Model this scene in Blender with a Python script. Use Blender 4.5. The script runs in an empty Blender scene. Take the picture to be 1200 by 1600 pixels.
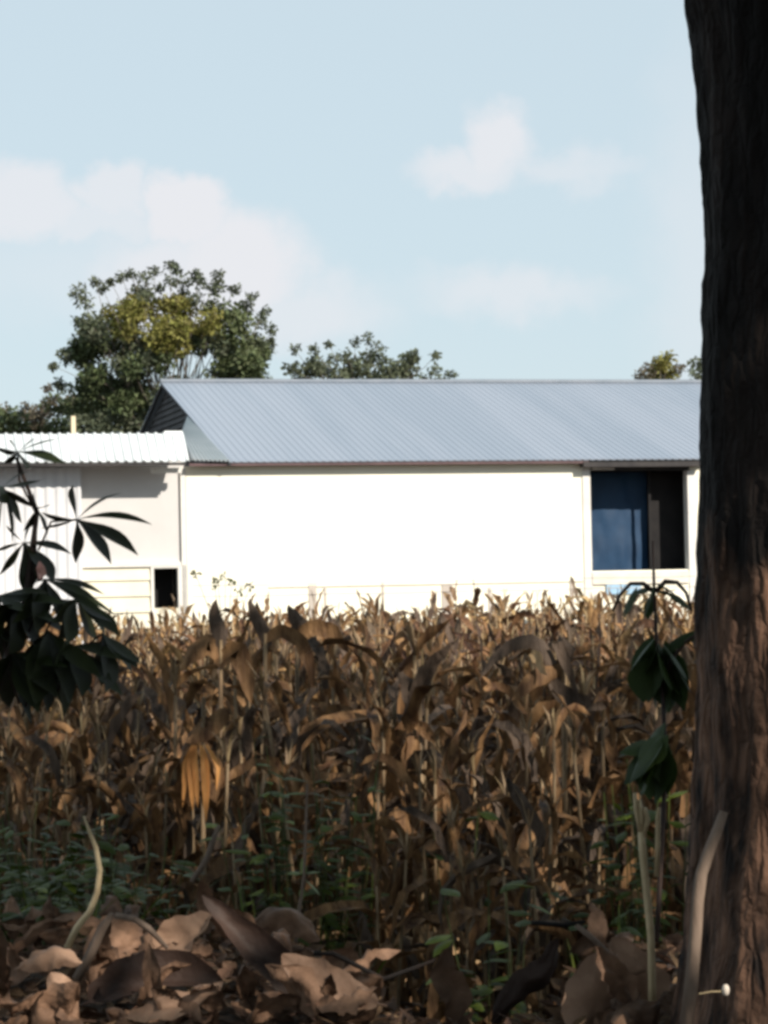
import bpy, math, random
import numpy as np
from mathutils import Vector, Matrix, noise
R = math.radians
rnd = random.Random(7)
sc = bpy.context.scene
col = sc.collection

# ------------------------------------------------------------------ camera
F = 4000.0                                     # focal length in photo pixels (1200x1600)
CAM = Vector((0, 0, 1.0))
CM = (Matrix.Rotation(R(90 + 1.862), 3, 'X') @ Matrix.Rotation(R(-1.2), 3, 'Z'))
cam = bpy.data.cameras.new('camera')
cam.sensor_fit = 'VERTICAL'; cam.sensor_height = 24; cam.lens = 24 * F / 1600
cam.clip_start = 0.1; cam.clip_end = 5000
cam.dof.use_dof = True; cam.dof.focus_distance = 14; cam.dof.aperture_fstop = 36.0
co = bpy.data.objects.new('camera', cam); col.objects.link(co)
co.location = CAM; co.rotation_euler = CM.to_euler()
sc.camera = co
sc.render.resolution_x = 768; sc.render.resolution_y = 1024

def ray(px, py):
    d = CM @ Vector(((px - 600) / F, (800 - py) / F, -1))
    return d / d.y
def at(px, py, Y):
    return CAM + ray(px, py) * Y

# ------------------------------------------------------------------ light
SUN_AZ = R(-49)      # world angle of the direction towards the sun
SUN_EL = R(31)
sd = Vector((math.cos(SUN_EL) * math.cos(SUN_AZ), math.cos(SUN_EL) * math.sin(SUN_AZ), math.sin(SUN_EL)))
sl = bpy.data.lights.new('sun', 'SUN'); sl.energy = 5.0; sl.angle = R(0.5); sl.color = (1.0, 0.92, 0.80)
so = bpy.data.objects.new('sun', sl); col.objects.link(so)
so.rotation_euler = sd.to_track_quat('Z', 'Y').to_euler(); so.location = (20, -20, 30)

w = bpy.data.worlds.new('World'); sc.world = w; w.use_nodes = True
nt = w.node_tree; nt.nodes.clear()
N = nt.nodes.new; LK = nt.links.new
out = N('ShaderNodeOutputWorld'); bg = N('ShaderNodeBackground')
sky = N('ShaderNodeTexSky'); sky.sky_type = 'NISHITA'; sky.sun_disc = False
sky.sun_elevation = SUN_EL; sky.sun_rotation = math.pi / 2 - SUN_AZ
sky.air_density = 1.0; sky.dust_density = 0.6; sky.ozone_density = 1.5; sky.altitude = 50
bg.inputs['Strength'].default_value = 0.13
# clouds, fixed in direction on the sky
tc = N('ShaderNodeTexCoord')
nz = N('ShaderNodeTexNoise'); nz.inputs['Scale'].default_value = 55; nz.inputs['Detail'].default_value = 6; nz.inputs['Roughness'].default_value = 0.55
LK(tc.outputs['Generated'], nz.inputs['Vector'])
nsub = N('ShaderNodeVectorMath'); nsub.operation = 'SUBTRACT'; nsub.inputs[1].default_value = (.5, .5, .5)
LK(nz.outputs['Color'], nsub.inputs[0])
nsc = N('ShaderNodeVectorMath'); nsc.operation = 'SCALE'; nsc.inputs['Scale'].default_value = 0.026
LK(nsub.outputs[0], nsc.inputs[0])
wv = N('ShaderNodeVectorMath'); wv.operation = 'ADD'
LK(tc.outputs['Generated'], wv.inputs[0]); LK(nsc.outputs[0], wv.inputs[1])
acc = None
def blob(px, py, rx, ry, amp, soft=0.5):
    """one cloud puff: an ellipse of directions, in photo pixels of angle"""
    global acc
    d = ray(px, py).normalized()
    s = N('ShaderNodeVectorMath'); s.operation = 'SUBTRACT'; s.inputs[1].default_value = d; LK(wv.outputs[0], s.inputs[0])
    m = N('ShaderNodeVectorMath'); m.operation = 'MULTIPLY'; m.inputs[1].default_value = (F / rx, F / rx * 0.2, F / ry); LK(s.outputs[0], m.inputs[0])
    l = N('ShaderNodeVectorMath'); l.operation = 'LENGTH'; LK(m.outputs[0], l.inputs[0])
    r = N('ShaderNodeMapRange'); r.interpolation_type = 'SMOOTHSTEP'
    r.inputs['From Min'].default_value = 1.0 + soft; r.inputs['From Max'].default_value = 1.0 - soft
    r.inputs['To Min'].default_value = 0; r.inputs['To Max'].default_value = amp
    LK(l.outputs['Value'], r.inputs['Value'])
    if acc is None: acc = r.outputs[0]
    else:
        a = N('ShaderNodeMath'); a.operation = 'MAXIMUM'; LK(acc, a.inputs[0]); LK(r.outputs[0], a.inputs[1]); acc = a.outputs[0]
for b in [(290, 330, 75, 55, .9, .3), (370, 420, 110, 90, .9, .4), (300, 450, 170, 90, .8, .5), (480, 490, 120, 50, .6, .7), (40, 320, 90, 60, .75, .35),
          (175, 300, 55, 48, .7, .35), (120, 350, 150, 30, .6, .5), (775, 222, 52, 52, .8, .5), (735, 262, 90, 30, .7, .6), (880, 265, 110, 25, .45, .8),
          (800, 455, 130, 32, .55, .8), (1080, 420, 60, 260, .35, .9), (150, 430, 220, 60, .3, .9)]:
    blob(*b)
mx = N('ShaderNodeMix'); mx.data_type = 'RGBA'
mx.inputs[7].default_value = (5.05, 5.05, 5.25, 1)
pm = N('ShaderNodeMix'); pm.data_type = 'RGBA'; pm.inputs[0].default_value = 0.88; pm.inputs[7].default_value = (3.75, 4.45, 4.8, 1)  # thin high veil over the clear blue
LK(sky.outputs[0], pm.inputs[6]); LK(pm.outputs[2], mx.inputs[6])
LK(acc, mx.inputs[0]); LK(mx.outputs[2], bg.inputs['Color']); LK(bg.outputs[0], out.inputs[0])

sc.view_settings.view_transform = 'Standard'; sc.view_settings.look = 'None'
sc.view_settings.exposure = 0.35; sc.view_settings.gamma = 1.0
sc.render.engine = 'CYCLES'
sc.cycles.pixel_filter_type = 'BLACKMAN_HARRIS'; sc.cycles.filter_width = 3.4

# ------------------------------------------------------------------ materials
def mat(name, c1, c2=None, scale=5.0, rough=0.8, metal=0.0, bump=0.0, bscale=None, stretch=(1, 1, 1), island=0.0, objrand=0.0,
        trans=0.0, c3=None, detail=5, contrast=(0.35, 0.65), sheen=0):
    m = bpy.data.materials.new(name); m.use_nodes = True
    t = m.node_tree; n = t.nodes.new; k = t.links.new; t.nodes.clear()
    o = n('ShaderNodeOutputMaterial'); p = n('ShaderNodeBsdfPrincipled')
    p.inputs['Roughness'].default_value = rough; p.inputs['Metallic'].default_value = metal
    p.inputs['Specular IOR Level'].default_value = 0.3
    tcn = n('ShaderNodeTexCoord'); mp = n('ShaderNodeMapping'); mp.inputs['Scale'].default_value = stretch
    k(tcn.outputs['Object'], mp.inputs['Vector'])
    c2 = c2 or c1
    nn = n('ShaderNodeTexNoise'); nn.inputs['Scale'].default_value = scale; nn.inputs['Detail'].default_value = detail; nn.inputs['Roughness'].default_value = .6
    k(mp.outputs[0], nn.inputs['Vector'])
    rp = n('ShaderNodeValToRGB'); rp.color_ramp.elements[0].position = contrast[0]; rp.color_ramp.elements[1].position = contrast[1]
    rp.color_ramp.elements[0].color = (*c1, 1); rp.color_ramp.elements[1].color = (*c2, 1)
    if c3:
        e = rp.color_ramp.elements.new(0.5 * (contrast[0] + contrast[1])); e.color = (*c3, 1)
    k(nn.outputs['Fac'], rp.inputs[0])
    cur = rp.outputs[0]
    if island or objrand:
        g = n('ShaderNodeNewGeometry'); oi = n('ShaderNodeObjectInfo')
        hs = n('ShaderNodeHueSaturation')
        a = n('ShaderNodeMath'); a.operation = 'MULTIPLY_ADD'; a.inputs[1].default_value = island * 2; a.inputs[2].default_value = 1 - island
        k(g.outputs['Random Per Island'], a.inputs[0])
        b = n('ShaderNodeMath'); b.operation = 'MULTIPLY_ADD'; b.inputs[1].default_value = objrand * 2; b.inputs[2].default_value = 1 - objrand
        k(oi.outputs['Random'], b.inputs[0])
        c = n('ShaderNodeMath'); c.operation = 'MULTIPLY'; k(a.outputs[0], c.inputs[0]); k(b.outputs[0], c.inputs[1])
        k(c.outputs[0], hs.inputs['Value'])
        h = n('ShaderNodeMath'); h.operation = 'MULTIPLY_ADD'; h.inputs[1].default_value = 0.03; h.inputs[2].default_value = 0.485
        k(g.outputs['Random Per Island'], h.inputs[0]); k(h.outputs[0], hs.inputs['Hue'])
        k(cur, hs.inputs['Color']); cur = hs.outputs[0]
    k(cur, p.inputs['Base Color'])
    if bump:
        bn = n('ShaderNodeTexNoise'); bn.inputs['Scale'].default_value = bscale or scale * 3; bn.inputs['Detail'].default_value = 6
        k(mp.outputs[0], bn.inputs['Vector'])
        bp = n('ShaderNodeBump'); bp.inputs['Strength'].default_value = bump; bp.inputs['Distance'].default_value = 0.02
        k(bn.outputs['Fac'], bp.inputs['Height']); k(bp.outputs[0], p.inputs['Normal'])
    if trans:
        tr = n('ShaderNodeBsdfTranslucent'); k(cur, tr.inputs['Color'])
        ms = n('ShaderNodeMixShader'); ms.inputs[0].default_value = trans
        k(p.outputs[0], ms.inputs[1]); k(tr.outputs[0], ms.inputs[2]); k(ms.outputs[0], o.inputs[0])
    else:
        k(p.outputs[0], o.inputs[0])
    return m

M = {}
M['ground'] = mat('soil', (.028, .018, .012), (.07, .045, .028), 3, .95, bump=.8, bscale=20)
M['litter'] = mat('litter', (.06, .034, .02), (.17, .10, .06), 8, .85, island=.45, trans=.1)
M['corn'] = mat('dry_corn_leaf', (.06, .026, .012), (.29, .158, .072), 16, .65, stretch=(1, 1, .16), island=.6, objrand=.22, trans=.2, bump=.7, bscale=50, contrast=(.35, .65))
M['corn_grey'] = mat('weathered_corn_leaf', (.03, .02, .015), (.16, .11, .08), 16, .7, stretch=(1, 1, .16), island=.5, objrand=.2, trans=.15, bump=.7, bscale=50, contrast=(.3, .7))
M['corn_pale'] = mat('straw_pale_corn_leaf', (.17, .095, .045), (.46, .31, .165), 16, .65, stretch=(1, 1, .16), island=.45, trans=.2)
M['stalk'] = mat('dry_corn_stalk', (.12, .075, .04), (.36, .25, .145), 14, .6, stretch=(1, 1, .3), objrand=.2)
M['husk'] = mat('corn_husk', (.34, .20, .10), (.56, .39, .22), 8, .6, stretch=(1, 1, .2), island=.25, trans=.25)
M['husk_sunlit'] = mat('sunlit_husk', (.50, .19, .05), (.85, .43, .15), 8, .55, stretch=(1, 1, .2), island=.2, trans=.3)  # warm sunbeam on the husk, put into its colour
M['bark'] = mat('bark', (.0035, .0025, .002), (.026, .017, .014), 5, .9, bump=1.0, bscale=16, stretch=(1, 1, .28), c3=(.008, .0055, .005), detail=9)
M['fgleaf'] = mat('tree_leaf', (.03, .06, .015), (.07, .12, .03), 3, .5, island=.3, trans=.25)
M['cassava'] = mat('dark_green_leaf', (.014, .020, .006), (.030, .038, .011), 6, .6, island=.25, trans=.06)
M['sapleaf'] = mat('green_sapling_leaf', (.018, .034, .008), (.036, .058, .014), 6, .6, island=.3, trans=.2)
M['petiole'] = mat('petiole', (.025, .015, .014), (.05, .03, .022), 10, .6)
M['weed'] = mat('weed_leaf', (.035, .055, .004), (.065, .085, .008), 8, .55, island=.35, objrand=.25, trans=.25)
M['weed_pale'] = mat('pale_weed', (.13, .17, .06), (.22, .26, .10), 8, .5, island=.2, trans=.3)
M['straw'] = mat('straw', (.40, .30, .17), (.62, .49, .30), 12, .6)
M['stick'] = mat('stick', (.10, .068, .05), (.26, .19, .145), 10, .8, stretch=(1, 1, .3), bump=.4)
M['teak'] = mat('dead_leaf', (.06, .031, .019), (.25, .142, .09), 9, .7, island=.0, objrand=.45, trans=.12, bump=.5, bscale=18, contrast=(.3, .7))
M['teak_dark'] = mat('dark_dead_leaf', (.025, .014, .011), (.06, .035, .026), 5, .65, bump=.5, bscale=18)
M['teak_pale'] = mat('pale_dead_leaf', (.20, .12, .08), (.44, .28, .19), 5, .7, bump=.5, bscale=18, trans=.1)
M['bud'] = mat('white_bud', (.6, .52, .44), rough=.5)
M['pink'] = mat('faded_pink_leaf', (.55, .22, .18), (.75, .45, .38), 20, .5)
M['wall'] = mat('cream_wall', (.83, .79, .66), (.88, .85, .73), .6, .8)
M['wallgrey'] = mat('grey_render', (.52, .505, .50), (.57, .555, .55), .8, .85)
M['board'] = mat('cream_board', (.66, .62, .50), (.74, .70, .58), 1.2, .75)
M['post'] = mat('white_post', (.60, .58, .56), (.70, .68, .64), 2, .7)
M['sheetwhite'] = mat('white_sheet', (.56, .56, .58), (.64, .64, .66), 1, .5)
M['annexroof'] = mat('white_roof_sheet', (.50, .53, .55), (.62, .65, .66), 1, .42)
M['roof'] = mat('zinc_roof', (.275, .315, .38), (.315, .35, .415), 1.1, .42, stretch=(1, .06, .06), metal=.25, contrast=(.4, .6))
M['ridge'] = mat('ridge_metal', (.15, .175, .21), (.19, .21, .245), 2, .6)
M['skirt'] = mat('grey_sheet', (.34, .38, .40), (.40, .43, .45), 1, .5, metal=.2)
M['slat'] = mat('dark_slat', (.035, .033, .036), (.075, .07, .07), 3, .8)
M['maroon'] = mat('maroon_trim', (.09, .055, .06), (.13, .08, .085), 3, .6)
M['dark'] = mat('dark_interior', (.012, .011, .012), (.02, .018, .018), 3, .9)
M['beam'] = mat('dark_beam', (.03, .028, .03), (.05, .045, .045), 4, .8)
M['tarp'] = mat('blue_tarp', (.007, .032, .078), (.010, .042, .098), 2.5, .6, bump=.25, bscale=5)
M['lightblue'] = mat('pale_blue_panel', (.28, .45, .62), (.33, .5, .66), 3, .6)
M['sill'] = mat('sill_wall', (.62, .57, .50), (.72, .67, .60), 2, .8)
M['concrete'] = mat('greyed_ledge', (.62, .58, .52), (.70, .66, .60), 3, .85)
M['wood'] = mat('grey_wood', (.42, .37, .33), (.54, .48, .43), 6, .8, stretch=(1, 1, .2))
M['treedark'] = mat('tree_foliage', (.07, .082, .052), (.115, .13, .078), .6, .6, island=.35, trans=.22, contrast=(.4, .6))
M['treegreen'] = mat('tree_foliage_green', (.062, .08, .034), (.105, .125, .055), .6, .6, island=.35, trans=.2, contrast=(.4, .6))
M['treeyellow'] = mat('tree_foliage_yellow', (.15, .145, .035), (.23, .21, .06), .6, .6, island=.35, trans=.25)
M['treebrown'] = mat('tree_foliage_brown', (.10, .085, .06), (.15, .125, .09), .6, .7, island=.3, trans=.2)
M['trunk'] = mat('far_bark', (.10, .085, .07), (.18, .15, .12), 3, .9)
M['chimney'] = mat('cream_pipe', (.60, .50, .34), (.66, .56, .40), 3, .8)

# ------------------------------------------------------------------ mesh helpers
class MB:
    def __init__(s): s.v = []; s.f = []
    def add(s, vs, fs):
        b = len(s.v); s.v.extend([tuple(x) for x in vs]); s.f.extend([tuple(i + b for i in q) for q in fs])
    def box(s, a, b):
        x0, y0, z0 = a; x1, y1, z1 = b
        s.add([(x0, y0, z0), (x1, y0, z0), (x1, y1, z0), (x0, y1, z0), (x0, y0, z1), (x1, y0, z1), (x1, y1, z1), (x0, y1, z1)],
              [(0, 3, 2, 1), (4, 5, 6, 7), (0, 1, 5, 4), (1, 2, 6, 5), (2, 3, 7, 6), (3, 0, 4, 7)])
    def slab(s, q, off):
        q = [Vector(p) for p in q]; n = len(q); off = Vector(off)
        s.add(q + [p + off for p in q], [tuple(range(n))[::-1], tuple(range(n, 2 * n))] + [(i, (i + 1) % n, n + (i + 1) % n, n + i) for i in range(n)])
    def tube(s, path, rad, seg=8, cap=True):
        path = [Vector(p) for p in path]; n = len(path)
        if not hasattr(rad, '__len__'): rad = [rad] * n
        vs = []; fs = []
        up = Vector((0, 1, 0.03))
        for i, p in enumerate(path):
            d = (path[min(i + 1, n - 1)] - path[max(i - 1, 0)]).normalized()
            a = d.cross(up)
            if a.length < .05: a = d.cross(Vector((1, 0, 0)))
            a.normalize(); b = d.cross(a)
            for k in range(seg):
                t = 2 * math.pi * k / seg
                vs.append(p + (a * math.cos(t) + b * math.sin(t)) * rad[i])
        for i in range(n - 1):
            for k in range(seg):
                fs.append((i * seg + k, i * seg + (k + 1) % seg, (i + 1) * seg + (k + 1) % seg, (i + 1) * seg + k))
        if cap: fs += [tuple(range(seg))[::-1], tuple(range((n - 1) * seg, n * seg))]
        s.add(vs, fs)
    def blade(s, path, widths, side, fold=0.25, twist=0.0, wave=0.0, rr=rnd):
        """a leaf: ribbon with a midrib fold along path"""
        path = [Vector(p) for p in path]; n = len(path); side = Vector(side).normalized()
        vs = []; fs = []; ph = rr.uniform(0, 6)
        for i, p in enumerate(path):
            d = (path[min(i + 1, n - 1)] - path[max(i - 1, 0)]).normalized()
            sv = side - d * side.dot(d)
            if sv.length < 1e-4: sv = d.orthogonal()
            sv.normalize()
            if twist: sv = Matrix.Rotation(twist * i / (n - 1), 3, d) @ sv
            nn = d.cross(sv); w_ = widths[i] * .5
            wa = wave * math.sin(ph + i * 1.9); wb = wave * math.sin(ph * 2 + i * 2.3)
            vs += [p + sv * w_ + nn * (w_ * fold + wa), p, p - sv * w_ + nn * (w_ * fold + wb)]
        for i in range(n - 1):
            a = i * 3; fs += [(a, a + 1, a + 4, a + 3), (a + 1, a + 2, a + 5, a + 4)]
        s.add(vs, fs)
    def leaf(s, p, d, nrm, L, W):
        """small four-vertex leaf folded along its midrib"""
        d = Vector(d).normalized(); sv = d.cross(nrm)
        if sv.length < 1e-3: sv = d.orthogonal()
        sv.normalize(); nn = sv.cross(d); p = Vector(p)
        s.add([p, p + d * L * .5 + sv * W * .5 + nn * W * .15, p + d * L, p + d * L * .5 - sv * W * .5 + nn * W * .15], [(0, 1, 2), (0, 2, 3)])
    def mesh(s, name, m, smooth=False):
        me = bpy.data.meshes.new(name); me.from_pydata(s.v, [], s.f); me.update()
        for mm in (m if isinstance(m, (list, tuple)) else [m]): me.materials.append(mm)
        if smooth: me.polygons.foreach_set('use_smooth', [True] * len(me.polygons))
        return me
    def build(s, name, m, parent=None, smooth=False, label=None):
        o = bpy.data.objects.new(name, s.mesh(name, m, smooth)); col.objects.link(o)
        if parent: o.parent = parent
        if label: o['label'] = label
        return o
def tag(o, label=None, cat=None, group=None, kind=None):
    if label: o['label'] = label
    if cat: o['category'] = cat
    if group: o['group'] = group
    if kind: o['kind'] = kind
    return o
def thing(name, label, cat, loc=(0, 0, 0), rz=0, group=None):
    o = bpy.data.objects.new(name, None); col.objects.link(o); o.location = loc; o.rotation_euler = (0, 0, rz)
    o.empty_display_size = .1
    return tag(o, label, cat, group)
def copy_tree(o, kids, loc, rz, s):
    c = o.copy(); col.objects.link(c); c.location = loc; c.rotation_euler = (rnd.uniform(-.06, .06), rnd.uniform(-.06, .06), rz); c.scale = (s, s, s)
    for ch, gk in kids:
        d = ch.copy(); col.objects.link(d); d.parent = c
        for g in gk:
            e = g.copy(); col.objects.link(e); e.parent = d
    return c
def kids_of(o):
    return [(ch, list(ch.children)) for ch in o.children]

# ------------------------------------------------------------------ ground
FIELD = -1.1
def gz(x, y):
    """bank under the camera falling to the field"""
    st = 6.9 - 1.0 * math.exp(-((x - .20) / .26) ** 2); t = min(max((y - st) / (2.2 - .3 * (6.9 - st)), 0), 1); t = t * t * (3 - 2 * t)
    z = FIELD * t
    near = max(0, 1 - t)
    z += near * (.11 * math.exp(-((x + .62) / .40) ** 2 - ((y - 6.75) / .5) ** 2) + .05 * math.exp(-((x - .62) / .3) ** 2 - ((y - 6.6) / .5) ** 2) - .10 * math.exp(-((x - .25) / .32) ** 2 - ((y - 6.6) / .6) ** 2))
    if y < 60: z += .035 * noise.noise(Vector((x * 1.3, y * 1.3, 0)))
    return z
g = MB()
xs = sorted(set([-3000, -1200, -500, -200, -80, -40] + [round(-20 + i * .5, 2) for i in range(81)] + [40, 80, 200, 500, 1200, 3000] + [round(-2.2 + i * .12, 2) for i in range(38)]))
ys = sorted(set([-400, -100, -40, -15, -5, 0] + [round(4 + i * .12, 2) for i in range(50)] + [round(10 + i * 1.0, 2) for i in range(60)] + [80, 120, 200, 400, 800, 1500, 3000]))
g.add([(x, y, gz(x, y)) for y in ys for x in xs], [(j * len(xs) + i, j * len(xs) + i + 1, (j + 1) * len(xs) + i + 1, (j + 1) * len(xs) + i) for j in range(len(ys) - 1) for i in range(len(xs) - 1)])
tag(g.build('ground', M['ground'], smooth=True), 'dark bare soil of the bank and the field behind it', kind='structure')

# ------------------------------------------------------------------ buildings (local frame: u along the wall, n depth, z up)
TH = R(15)
P0 = at(290, 722, 50); P0 = Vector((P0.x, P0.y, 0))
UV = Vector((math.cos(TH), math.sin(TH), 0)); NV = Vector((-math.sin(TH), math.cos(TH), 0))
def L(px, py, n=0.0):
    d = ray(px, py); s = ((P0 + NV * n - CAM).dot(NV)) / d.dot(NV); P = CAM + d * s
    return (P - P0).dot(UV), P.z - FIELD
base = Vector((P0.x, P0.y, FIELD))
def rect(mb, px0, py0, px1, py1, n0, n1):
    """box covering a pixel rectangle on the plane n0, reaching back to n1"""
    u0, za = L(px0, (py0 + py1) / 2, n0); u1, zb = L(px1, (py0 + py1) / 2, n0)
    mx_ = (px0 + px1) / 2; z1 = L(mx_, py0, n0)[1]; z0 = L(mx_, py1, n0)[1]
    mb.box((min(u0, u1), min(n0, n1), z0), (max(u0, u1), max(n0, n1), z1))
def corr(mb, u0, u1, e0, e1, r0, r1, pitch, amp, thick=.02):
    """corrugated sheet: ribs run from the eave (e: n,z) to the ridge (r: n,z); u ends may shift at the ridge"""
    prof = [(0, 0), (.5, 0), (.62, 1), (.88, 1)]
    n = int((u1 - u0) / pitch); vs = []; fs = []
    du = Vector((0, r0 - e0, r1 - e1)).normalized(); nr = Vector((0, -du.z, du.y))
    if nr.z < 0: nr = -nr
    ks = []
    for i in range(n + 1):
        for a, h in prof:
            x = u0 + (i + a) * pitch
            if x <= u1: ks.append((x, h * amp))
    for x, h in ks:
        vs += [Vector((x, e0, e1)) + nr * h, Vector((x, r0, r1)) + nr * h]
    m = len(vs)
    fs = [(2 * i, 2 * i + 2, 2 * i + 3, 2 * i + 1) for i in range(len(ks) - 1)]
    vs2 = vs + [v - nr * thick for v in vs]
    fs += [(m + 2 * i + 1, m + 2 * i + 3, m + 2 * i + 2, m + 2 * i) for i in range(len(ks) - 1)]
    fs += [(2 * i, m + 2 * i, m + 2 * i + 2, 2 * i + 2) for i in range(len(ks) - 1)]
    fs += [(2 * i + 1, 2 * i + 3, m + 2 * i + 3, m + 2 * i + 1) for i in range(len(ks) - 1)]
    e = m - 2; fs += [(0, 1, m + 1, m), (e, m + e, m + e + 1, e + 1)]
    mb.add(vs2, fs)

B = thing('warehouse', 'long cream walled shed with blue grey corrugated metal roof behind the corn field', 'building', base, TH)
zE = L(600, 720, -.3)[1]; zR = L(252, 598, 7)[1]; uV = L(252, 598, 7)[0]
uEND = 17.0
uO0, _ = L(922, 800); uO1, _ = L(1079, 800); _, zOt = L(1000, 735); _, zOb = L(1000, 891)
zW = zE - .07
m = MB()
m.box((0, 0, 0), (uO0, .16, zW)); m.box((uO0, 0, 0), (uO1, .16, zOb)); m.box((uO1, 0, 0), (uEND, .16, zW))
m.box((0, .16, 0), (.16, 7, zW)); m.box((0, 7, 0), (uEND, 7.16, zW)) if False else None
m.box((uEND - .16, .16, 0), (uEND, 13.8, zW)); m.box((.16, 13.8, 0), (uEND - .16, 13.96, zW))
m.box((0, 7, 0), (.16, 13.96, zW))
m.build('wall', M['wall'], B)
m = MB(); corr(m, uV, uEND + .5, -.3, zE, 7, zR, .15, .012); m.build('roof', M['roof'], B, label='front slope of blue grey ribbed sheet')
m = MB(); corr(m, uV, uEND + .5, 14.3, zE, 7, zR, .15, .012); m.build('roof', M['roof'], B, label='back slope of blue grey ribbed sheet')
m = MB(); m.tube([(uV - .02, 7, zR + .03), (uEND + .5, 7, zR + .03)], .06, 8); m.build('ridge_cap', M['ridge'], B)
m = MB(); m.box((0.02, -.27, zE - .075), (uO0 - .1, -.235, zE - .022)); m.build('fascia', M['maroon'], B)
# gable: dark slats in the back part, ribbed grey skirt in the front part
uG = uV + .12
m = MB()
sl_ = (zR - zE) / 7.0
nsl = 16
for i in range(nsl):
    z0 = zE + (zR - zE - .05) * i / nsl; z1 = zE + (zR - zE - .05) * (i + 1) / nsl
    n0 = -.3 + (z1 - zE) / sl_ + .4; n1 = 14.3 - (z1 - zE) / sl_ - .4
    m.slab([(uG, n0, z0), (uG, n1, z0), (uG + .05, n1, z1 + .02), (uG + .05, n0, z1 + .02)], (.02, 0, 0))
m.build('gable_slats', M['slat'], B)
m = MB(); m.tube([(uV + .02, -.3, zE - .05), (uV + .02, 7, zR - .05), (uV + .02, 14.3, zE - .05)], .04, 6); m.build('verge_rafter', M['slat'], B)
# skirt roof between annex roof and verge
def V3(px, py, n): u, z = L(px, py, n); return Vector((u, n, z))
A_ = V3(299, 719, -.34); B_ = Vector((uV + .03, -.34, zE + .012)); C_ = V3(293, 651, 4.0); D_ = V3(284, 676, 2.4)
C_.x = max(C_.x, uV - .02)
m = MB(); K = 9; vs = []
for i in range(K * 2 + 1):
    t = i / (K * 2); lo = A_.lerp(B_, t); hi = D_.lerp(C_, t); h = .03 if i % 2 else 0
    vs += [lo + Vector((0, -h, h)), hi + Vector((0, -h, h))]
m.add(vs, [(2 * i, 2 * i + 2, 2 * i + 3, 2 * i + 1) for i in range(K * 2)])
o = m.build('skirt_roof', M['skirt'], B)
sm = o.modifiers.new('s', 'SOLIDIFY'); sm.thickness = .02
# opening
m = MB(); rect(m, 913, 729, 925, 1010, -.03, .2); m.build('post', M['post'], B)
m = MB(); rect(m, 1077, 735, 1090, 1010, -.03, .2); m.build('post', M['post'], B)
m = MB(); rect(m, 912, 721, 1100, 729, -.29, -.05); m.build('lintel', M['beam'], B)
m = MB(); rect(m, 926, 729, 960, 734, -.06, .12); m.build('lintel_strip', M['post'], B)
m = MB(); rect(m, 961, 729, 1077, 735, -.02, .14); m.build('lintel_strip', M['beam'], B)
m = MB(); rect(m, 926, 893, 1077, 912, -.05, .20); m.build('sill', M['sill'], B)
m = MB(); rect(m, 948, 913, 1002, 928, -.05, -.004); m.build('lower_panel', M['lightblue'], B)
m = MB(); m.box((uO0 - .2, 4.2, 0), (uO1 + .3, 4.3, zW)); m.box((uO0 - .3, .17, 0), (uO0 - .2, 4.2, zW)); m.box((uO1 + .3, .17, 0), (uO1 + .4, 4.2, zW))
m.box((uO0 - .3, .17, zW + .01), (uO1 + .4, 4.3, zW + .06)); m.build('inner_room', M['dark'], B)
# tarp sheet, hung inside, gently rippled
m = MB(); u0, zt = L(926, 742, .95); u1, zb = L(1013, 892, .95); nx, nzz = 22, 16; vs = []
for j in range(nzz + 1):
    for i in range(nx + 1):
        u = u0 - .05 + (u1 - u0 + .05) * i / nx; z = zb - .2 + (zt - zb + .25) * j / nzz
        vs.append((u, 0.95 + .012 * math.sin(i * .35 + j * .2) + .03 * noise.noise(Vector((i * .3, j * .3, 2))), z))
m.add(vs, [(j * (nx + 1) + i, j * (nx + 1) + i + 1, (j + 1) * (nx + 1) + i + 1, (j + 1) * (nx + 1) + i) for j in range(nzz) for i in range(nx)])
m.build('blue_tarp', M['tarp'], B, smooth=True)
m = MB(); rect(m, 1017, 738, 1074, 891, .7, .76); m.build('dark_panel', M['dark'], B)
m = MB(); rect(m, 1014, 735, 1018, 893, .5, .56); m.build('mullion', M['dark'], B)
# plinth ledge along the wall foot
m = MB(); rect(m, 420, 911.5, 912, 913.5, -.03, -.003); m.build('ledge', M['concrete'], B)
m = MB(); rect(m, 284, 729, 292, 1010, -.02, -.003); m.build('corner_strip', M['post'], B)

# annex
AX = thing('annex', 'low grey walled annex with white ribbed roof joined to the left end of the shed', 'building', base, TH)
uL = L(-60, 800)[0] - 1.5
eA = L(150, 722, -.85); 
rn = -.25; rz_ = L(150, 678, rn)[1]
m = MB(); uS = L(285, 700, -.2)[0] + .02; corr(m, uL, L(299, 718, -.85)[0] - .0, -.85, eA[1], rn, rz_, .17, .035); m.build('roof', M['annexroof'], AX)
m = MB(); a_ = L(258, 676, rn - .1); b_ = L(286, 676, rn - .1); m.slab([(a_[0], rn - .06, rz_ - .05), (b_[0], rn - .06, rz_ - .05), (b_[0], rn - .03, rz_ + .05), (a_[0], rn - .03, rz_ + .05)], (0, .02, 0)); m.build('roof_patch', M['annexroof'], AX)
m = MB(); m.box((uL, -.83, eA[1] - .07), (L(292, 718, -.85)[0], -.80, eA[1] - .02)); m.build('fascia', M['beam'], AX)
m = MB(); uc0 = L(128, 800, -.05)[0]; uW1 = -.02
zBd = L(200, 882)[1]
uD0, zDt = L(240, 888); uD1, _ = L(278, 888)
m.box((uL, .05, zBd), (uW1, .2, rz_ - .08)); m.build('wall', M['wallgrey'], AX)
m = MB(); rect(m, 128, 879, 283, 886, -.03, .05); m.build('ledge', M['post'], AX)
m = MB(); nb = 9
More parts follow.
